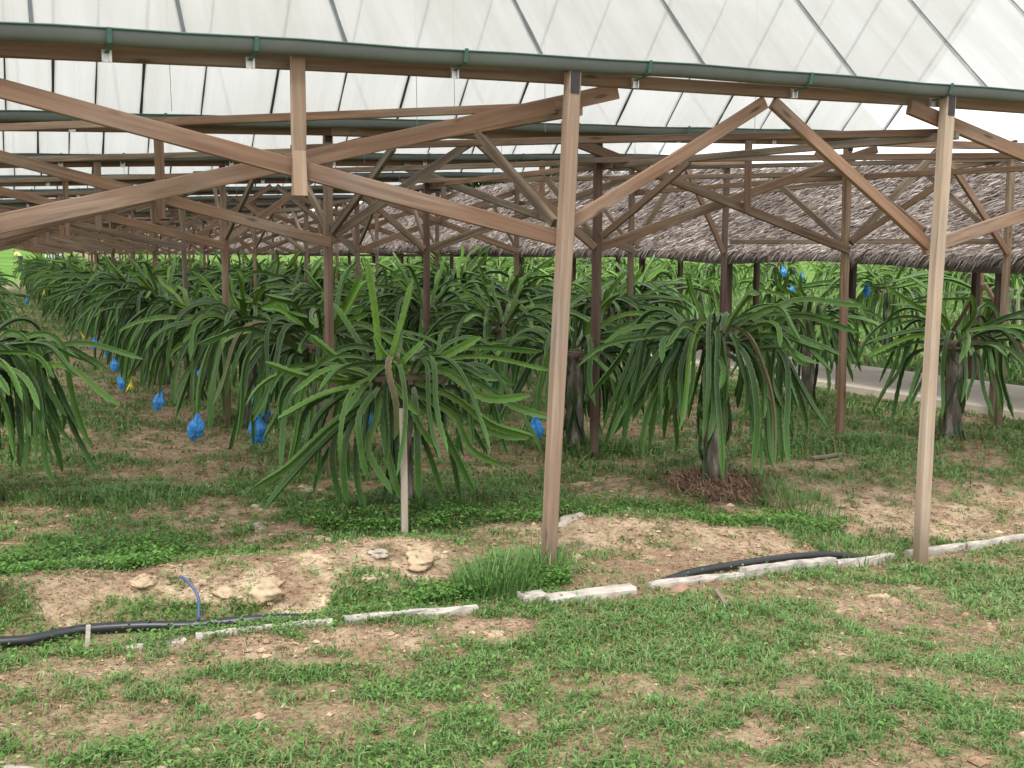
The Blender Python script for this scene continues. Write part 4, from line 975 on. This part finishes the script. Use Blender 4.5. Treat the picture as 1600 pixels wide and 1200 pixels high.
def clods(n, D0, D1, seed, lab, size, m=None):
    R = np.random.default_rng(seed); x, y = frustum_pts(n, D0, D1, R); n = len(x); s, t = soil_fields(x, y)
    keep = (R.random(n) < t*1.3+s*.25) & ~((x > 9.4) & (x < 11.7)); x, y, t = x[keep], y[keep], t[keep]; n = len(x)
    sz = size*R.lognormal(0, .5, n)
    base = np.array([(1, 0, 0), (0, 1, 0), (-1, 0, 0), (0, -1, 0), (0, 0, .45), (0, 0, -.4)], float)
    V = base[None]*(1+R.normal(0, .22, (n, 6, 3)))*sz[:, None, None]; th = R.random(n)*6.28; c_, s_ = np.cos(th), np.sin(th)
    V = np.stack([V[..., 0]*c_[:, None]-V[..., 1]*s_[:, None], V[..., 0]*s_[:, None]+V[..., 1]*c_[:, None], V[..., 2]], -1)+np.stack([x, y, H(x, y)+.004], 1)[:, None]
    b = (np.arange(n)*6)[:, None, None]; f = np.array([(0, 1, 4), (1, 2, 4), (2, 3, 4), (3, 0, 4), (1, 0, 5), (2, 1, 5), (3, 2, 5), (0, 3, 5)])[None]
    o = build('soil_clods', V.reshape(-1, 3), [(b+f).reshape(-1, 3)], m or STRAW, {'tint': np.repeat(np.clip(R.normal(.55, .2, n)+.25*t, 0, 1), 6)}); tag(o, lab, 'soil', kind='stuff')
clods(16000, 2.9, 7, 10, 'crumbs and small clods of tan soil in front', .0075)
clods(14000, 7, 14, 12, 'soil crumbs and pebbles under the shelter', .013)
clods(5000, 3.2, 8, 13, 'fist-sized and smaller tan lumps set in the soil bank', .009, ROCK)
# tall clump of grass in front of the first post, and loose tufts
def clump(name, cx, cy, n, rad_, h, wd, seed, lab, tint=.5):
    R = np.random.default_rng(seed); a = R.random(n)*6.283; q = np.sqrt(R.random(n))*rad_; x = cx+q*np.cos(a); y = cy+q*np.sin(a); az = a+R.normal(0, .7, n)
    hg = h*R.uniform(.4, 1.1, n); bend = R.uniform(.15, .9, n); m_ = 6; V = []
    V = np.zeros((n, m_, 2, 3)); z0 = H(x, y)
    for j in range(m_):
        t = j/(m_-1); r_ = hg*bend*t**1.8; z = hg*(t-.35*bend*t**2.2); ww = wd*(1-t**1.5)*R.uniform(.95, 1.05)+.0006
        c0 = np.stack([x+np.cos(az)*r_, y+np.sin(az)*r_, z0+z], 1); sd_ = np.stack([-np.sin(az), np.cos(az), np.zeros(n)], 1)*ww*.5
        V[:, j, 0] = c0-sd_; V[:, j, 1] = c0+sd_
    b = (np.arange(n)*m_*2)[:, None]+np.arange(m_-1)[None]*2
    F = np.stack([b, b+1, b+3, b+2], -1).reshape(-1, 4)
    loc = np.array([cx, cy, float(H(cx, cy))])
    o = build(name, V.reshape(-1, 3)-loc, [F], GRASS, {'tint': np.repeat(np.clip(R.normal(tint, .15, n), .2, 1), m_*2)}); o.location = loc
    tag(o, lab, 'grass clump', 'tufts of taller grass'); return o
clump('grass_clump', 2.13, 4.90, 330, .20, .24, .009, 1, 'tall arching clump of green grass just left of the pale front post', .38)
clump('grass_clump', 2.48, 5.08, 120, .13, .24, .008, 2, 'taller grass blades around the foot of the pale front post')
clump('grass_clump', 4.55, 8.45, 260, .30, .16, .008, 3, 'tuft of dark grass at the foot of the plant by the dark red post', .4)
clump('grass_clump', 2.45, 6.55, 260, .22, .14, .008, 4, 'tuft of dark green grass right of the wooden stake', .35)
clump('grass_clump', 5.05, 6.35, 320, .32, .15, .008, 5, 'tuft of bright grass right of the root mound', .6)
clump('grass_clump', 4.78, 5.40, 200, .25, .11, .007, 6, 'tuft of grass by the end of the right pipe', .5)
clump('grass_clump', .85, 7.6, 200, .3, .12, .008, 7, 'tuft of grass at the front of the aisle', .6)

# ---------------------------------------------------------------- background: trees, shed, worker
def tree(x, y, h, rc, seed, lab):
    R = np.random.default_rng(seed); root = empty('tree', (x, y, 0), lab, 'tree', 'trees far behind the thatched roof')
    V, F = post_mesh(h*.75, .22, seed); build('trunk', V, [np.array(F)], BARK, parent=root, smooth=True)
    n = 5200; cl = R.normal(0, 1, (26, 3)); cl /= np.linalg.norm(cl, axis=1)[:, None]; cl = cl*R.uniform(.35, .95, (26, 1))*np.array([rc, rc, h*.30])+np.array([0, 0, h*.70])
    k = R.integers(0, 26, n); c0 = cl[k]+R.normal(0, rc*.16, (n, 3)); sz = R.uniform(.12, .26, n)
    a = R.normal(0, 1, (n, 3)); a /= np.linalg.norm(a, axis=1)[:, None]; b_ = np.cross(a, R.normal(0, 1, (n, 3))); b_ /= np.linalg.norm(b_, axis=1)[:, None]
    V = np.stack([c0-a*sz[:, None], c0-b_*sz[:, None]*.4, c0+a*sz[:, None], c0+b_*sz[:, None]*.4], 1).reshape(-1, 3); b = np.arange(n)*4
    build('crown', V, [np.stack([b, b+1, b+2, b+3], 1)], LEAF, {'tint': np.repeat(R.random(n), 4)}, parent=root)
    L = Stems()
for i, (px, D, h, rc, lab) in enumerate([(820, 62, 8.6, 2.6, 'dark leafy tree above the thatch just left of the pale front post'), (918, 60, 8.2, 1.8, 'dark tree showing just right of the pale front post above the thatch'), (735, 66, 8.4, 3.0, 'broad dark tree behind the thatch left of centre'),
        (640, 70, 8.0, 2.8, 'low dark tree far behind the thatch ridge'), (430, 75, 6.4, 2.4, 'leftmost dark tree seen through the distant braces')]):
    r = (px-800)/1780; tree(D*(math.sin(YAW)+r*math.cos(YAW)), D*(math.cos(YAW)-r*math.sin(YAW)), h, rc, 300+i, lab)
def pix(px, D): r = (px-800)/1780; return D*(math.sin(YAW)+r*math.cos(YAW)), D*(math.cos(YAW)-r*math.sin(YAW))
x, y = pix(88, 118)
sh = empty('shed', (x, y, float(H(x, y))), 'small white shed in the field at the far end of the shelter', 'shed', rz=-.3)
WHT = simple('white_paint', (.72, .73, .75), .5, 0, .05, 3, .05); GREY = simple('grey_roof', (.42, .43, .46), .6, 0, .1, 3, .1)
def boxm(name, x0, x1, y0, y1, z0, z1, m, parent):
    V = [(x, y, z) for x in (x0, x1) for y in (y0, y1) for z in (z0, z1)]
    return build(name, V, [np.array([(0, 1, 3, 2), (4, 6, 7, 5), (0, 4, 5, 1), (2, 3, 7, 6), (0, 2, 6, 4), (1, 5, 7, 3)])], m, parent=parent)
boxm('wall', -.75, .75, -.6, .6, -.1, 1.05, WHT, sh)
V = [(-.9, -.75, 1.052), (.9, -.75, 1.052), (.9, .75, 1.052), (-.9, .75, 1.052), (-.9, 0, 1.4), (.9, 0, 1.4)]
build('roof', V, [np.array([(0, 1, 5, 4), (2, 3, 4, 5), (0, 3, 2, 1)]), np.array([(0, 4, 3), (1, 2, 5)])], GREY, parent=sh)
boxm('door', -.2, .2, -.62, -.602, -.05, .85, GREY, sh)
# worker bending over in the field
def person():
    x, y = pix(35, 94); z = float(H(x, y)); root = empty('person', (x, y, z), 'person in a pale yellow shirt bending forward in the far green field', 'person', rz=2.7)
    def skin(name, pts, edges, rads, m):
        me = bpy.data.meshes.new(name); me.from_pydata(pts, edges, []); o = bpy.data.objects.new(name, me); COL.objects.link(o); o.parent = root
        o.modifiers.new('s', 'SKIN'); sv = me.skin_vertices[0].data
        for i, r_ in enumerate(rads): sv[i].radius = (r_, r_); sv[i].use_root = (i == 0)
        ss = o.modifiers.new('d', 'SUBSURF'); ss.levels = 1; ss.render_levels = 2; me.materials.append(m); return o
    SK = simple('skin_tone', (.25, .13, .08), .6, 0, .1, 5, 0); SHI = simple('yellow_shirt', (.75, .78, .30), .8, 0, .1, 5, 0); TRO = simple('dark_trousers', (.03, .035, .05), .8, 0, .2, 5, 0); HAIR = simple('black_hair', (.01, .01, .01), .7, 0, .1, 5, 0)
    P = [(0, 0, .95), (.12, 0, 1.15), (.28, 0, 1.32), (.36, 0, 1.38), (.45, 0, 1.42), (.53, 0, 1.46),
         (0, .1, .92), (.08, .14, .5), (-.02, .15, .08), (.12, .16, .03), (0, -.1, .92), (.03, -.13, .5), (-.12, -.14, .08), (.02, -.15, .03),
         (.28, .19, 1.32), (.36, .23, 1.05), (.48, .2, .82), (.55, .18, .76), (.28, -.19, 1.32), (.38, -.22, 1.05), (.5, -.18, .82), (.57, -.16, .76)]
    E = [(0, 1), (1, 2), (2, 3), (3, 4), (4, 5), (0, 6), (6, 7), (7, 8), (8, 9), (0, 10), (10, 11), (11, 12), (12, 13), (2, 14), (14, 15), (15, 16), (16, 17), (2, 18), (18, 19), (19, 20), (20, 21)]
    skin('body', P, E, [.13, .13, .14, .055, .09, .10, .09, .065, .045, .04, .09, .065, .045, .04, .06, .045, .035, .03, .06, .045, .035, .03], SK)
    skin('shirt', [P[0], P[1], P[2], P[14], P[15], P[18], P[19]], [(0, 1), (1, 2), (2, 3), (3, 4), (2, 5), (5, 6)], [.16, .165, .17, .085, .065, .085, .065], SHI)
    skin('trousers', [P[0], P[6], P[7], (-.01, .15, .14), P[10], P[11], (-.11, -.14, .14)], [(0, 1), (1, 2), (2, 3), (0, 4), (4, 5), (5, 6)], [.15, .11, .09, .075, .11, .09, .075], TRO)
    skin('hair', [(.47, 0, 1.48), (.53, 0, 1.52)], [(0, 1)], [.09, .085], HAIR)
person()
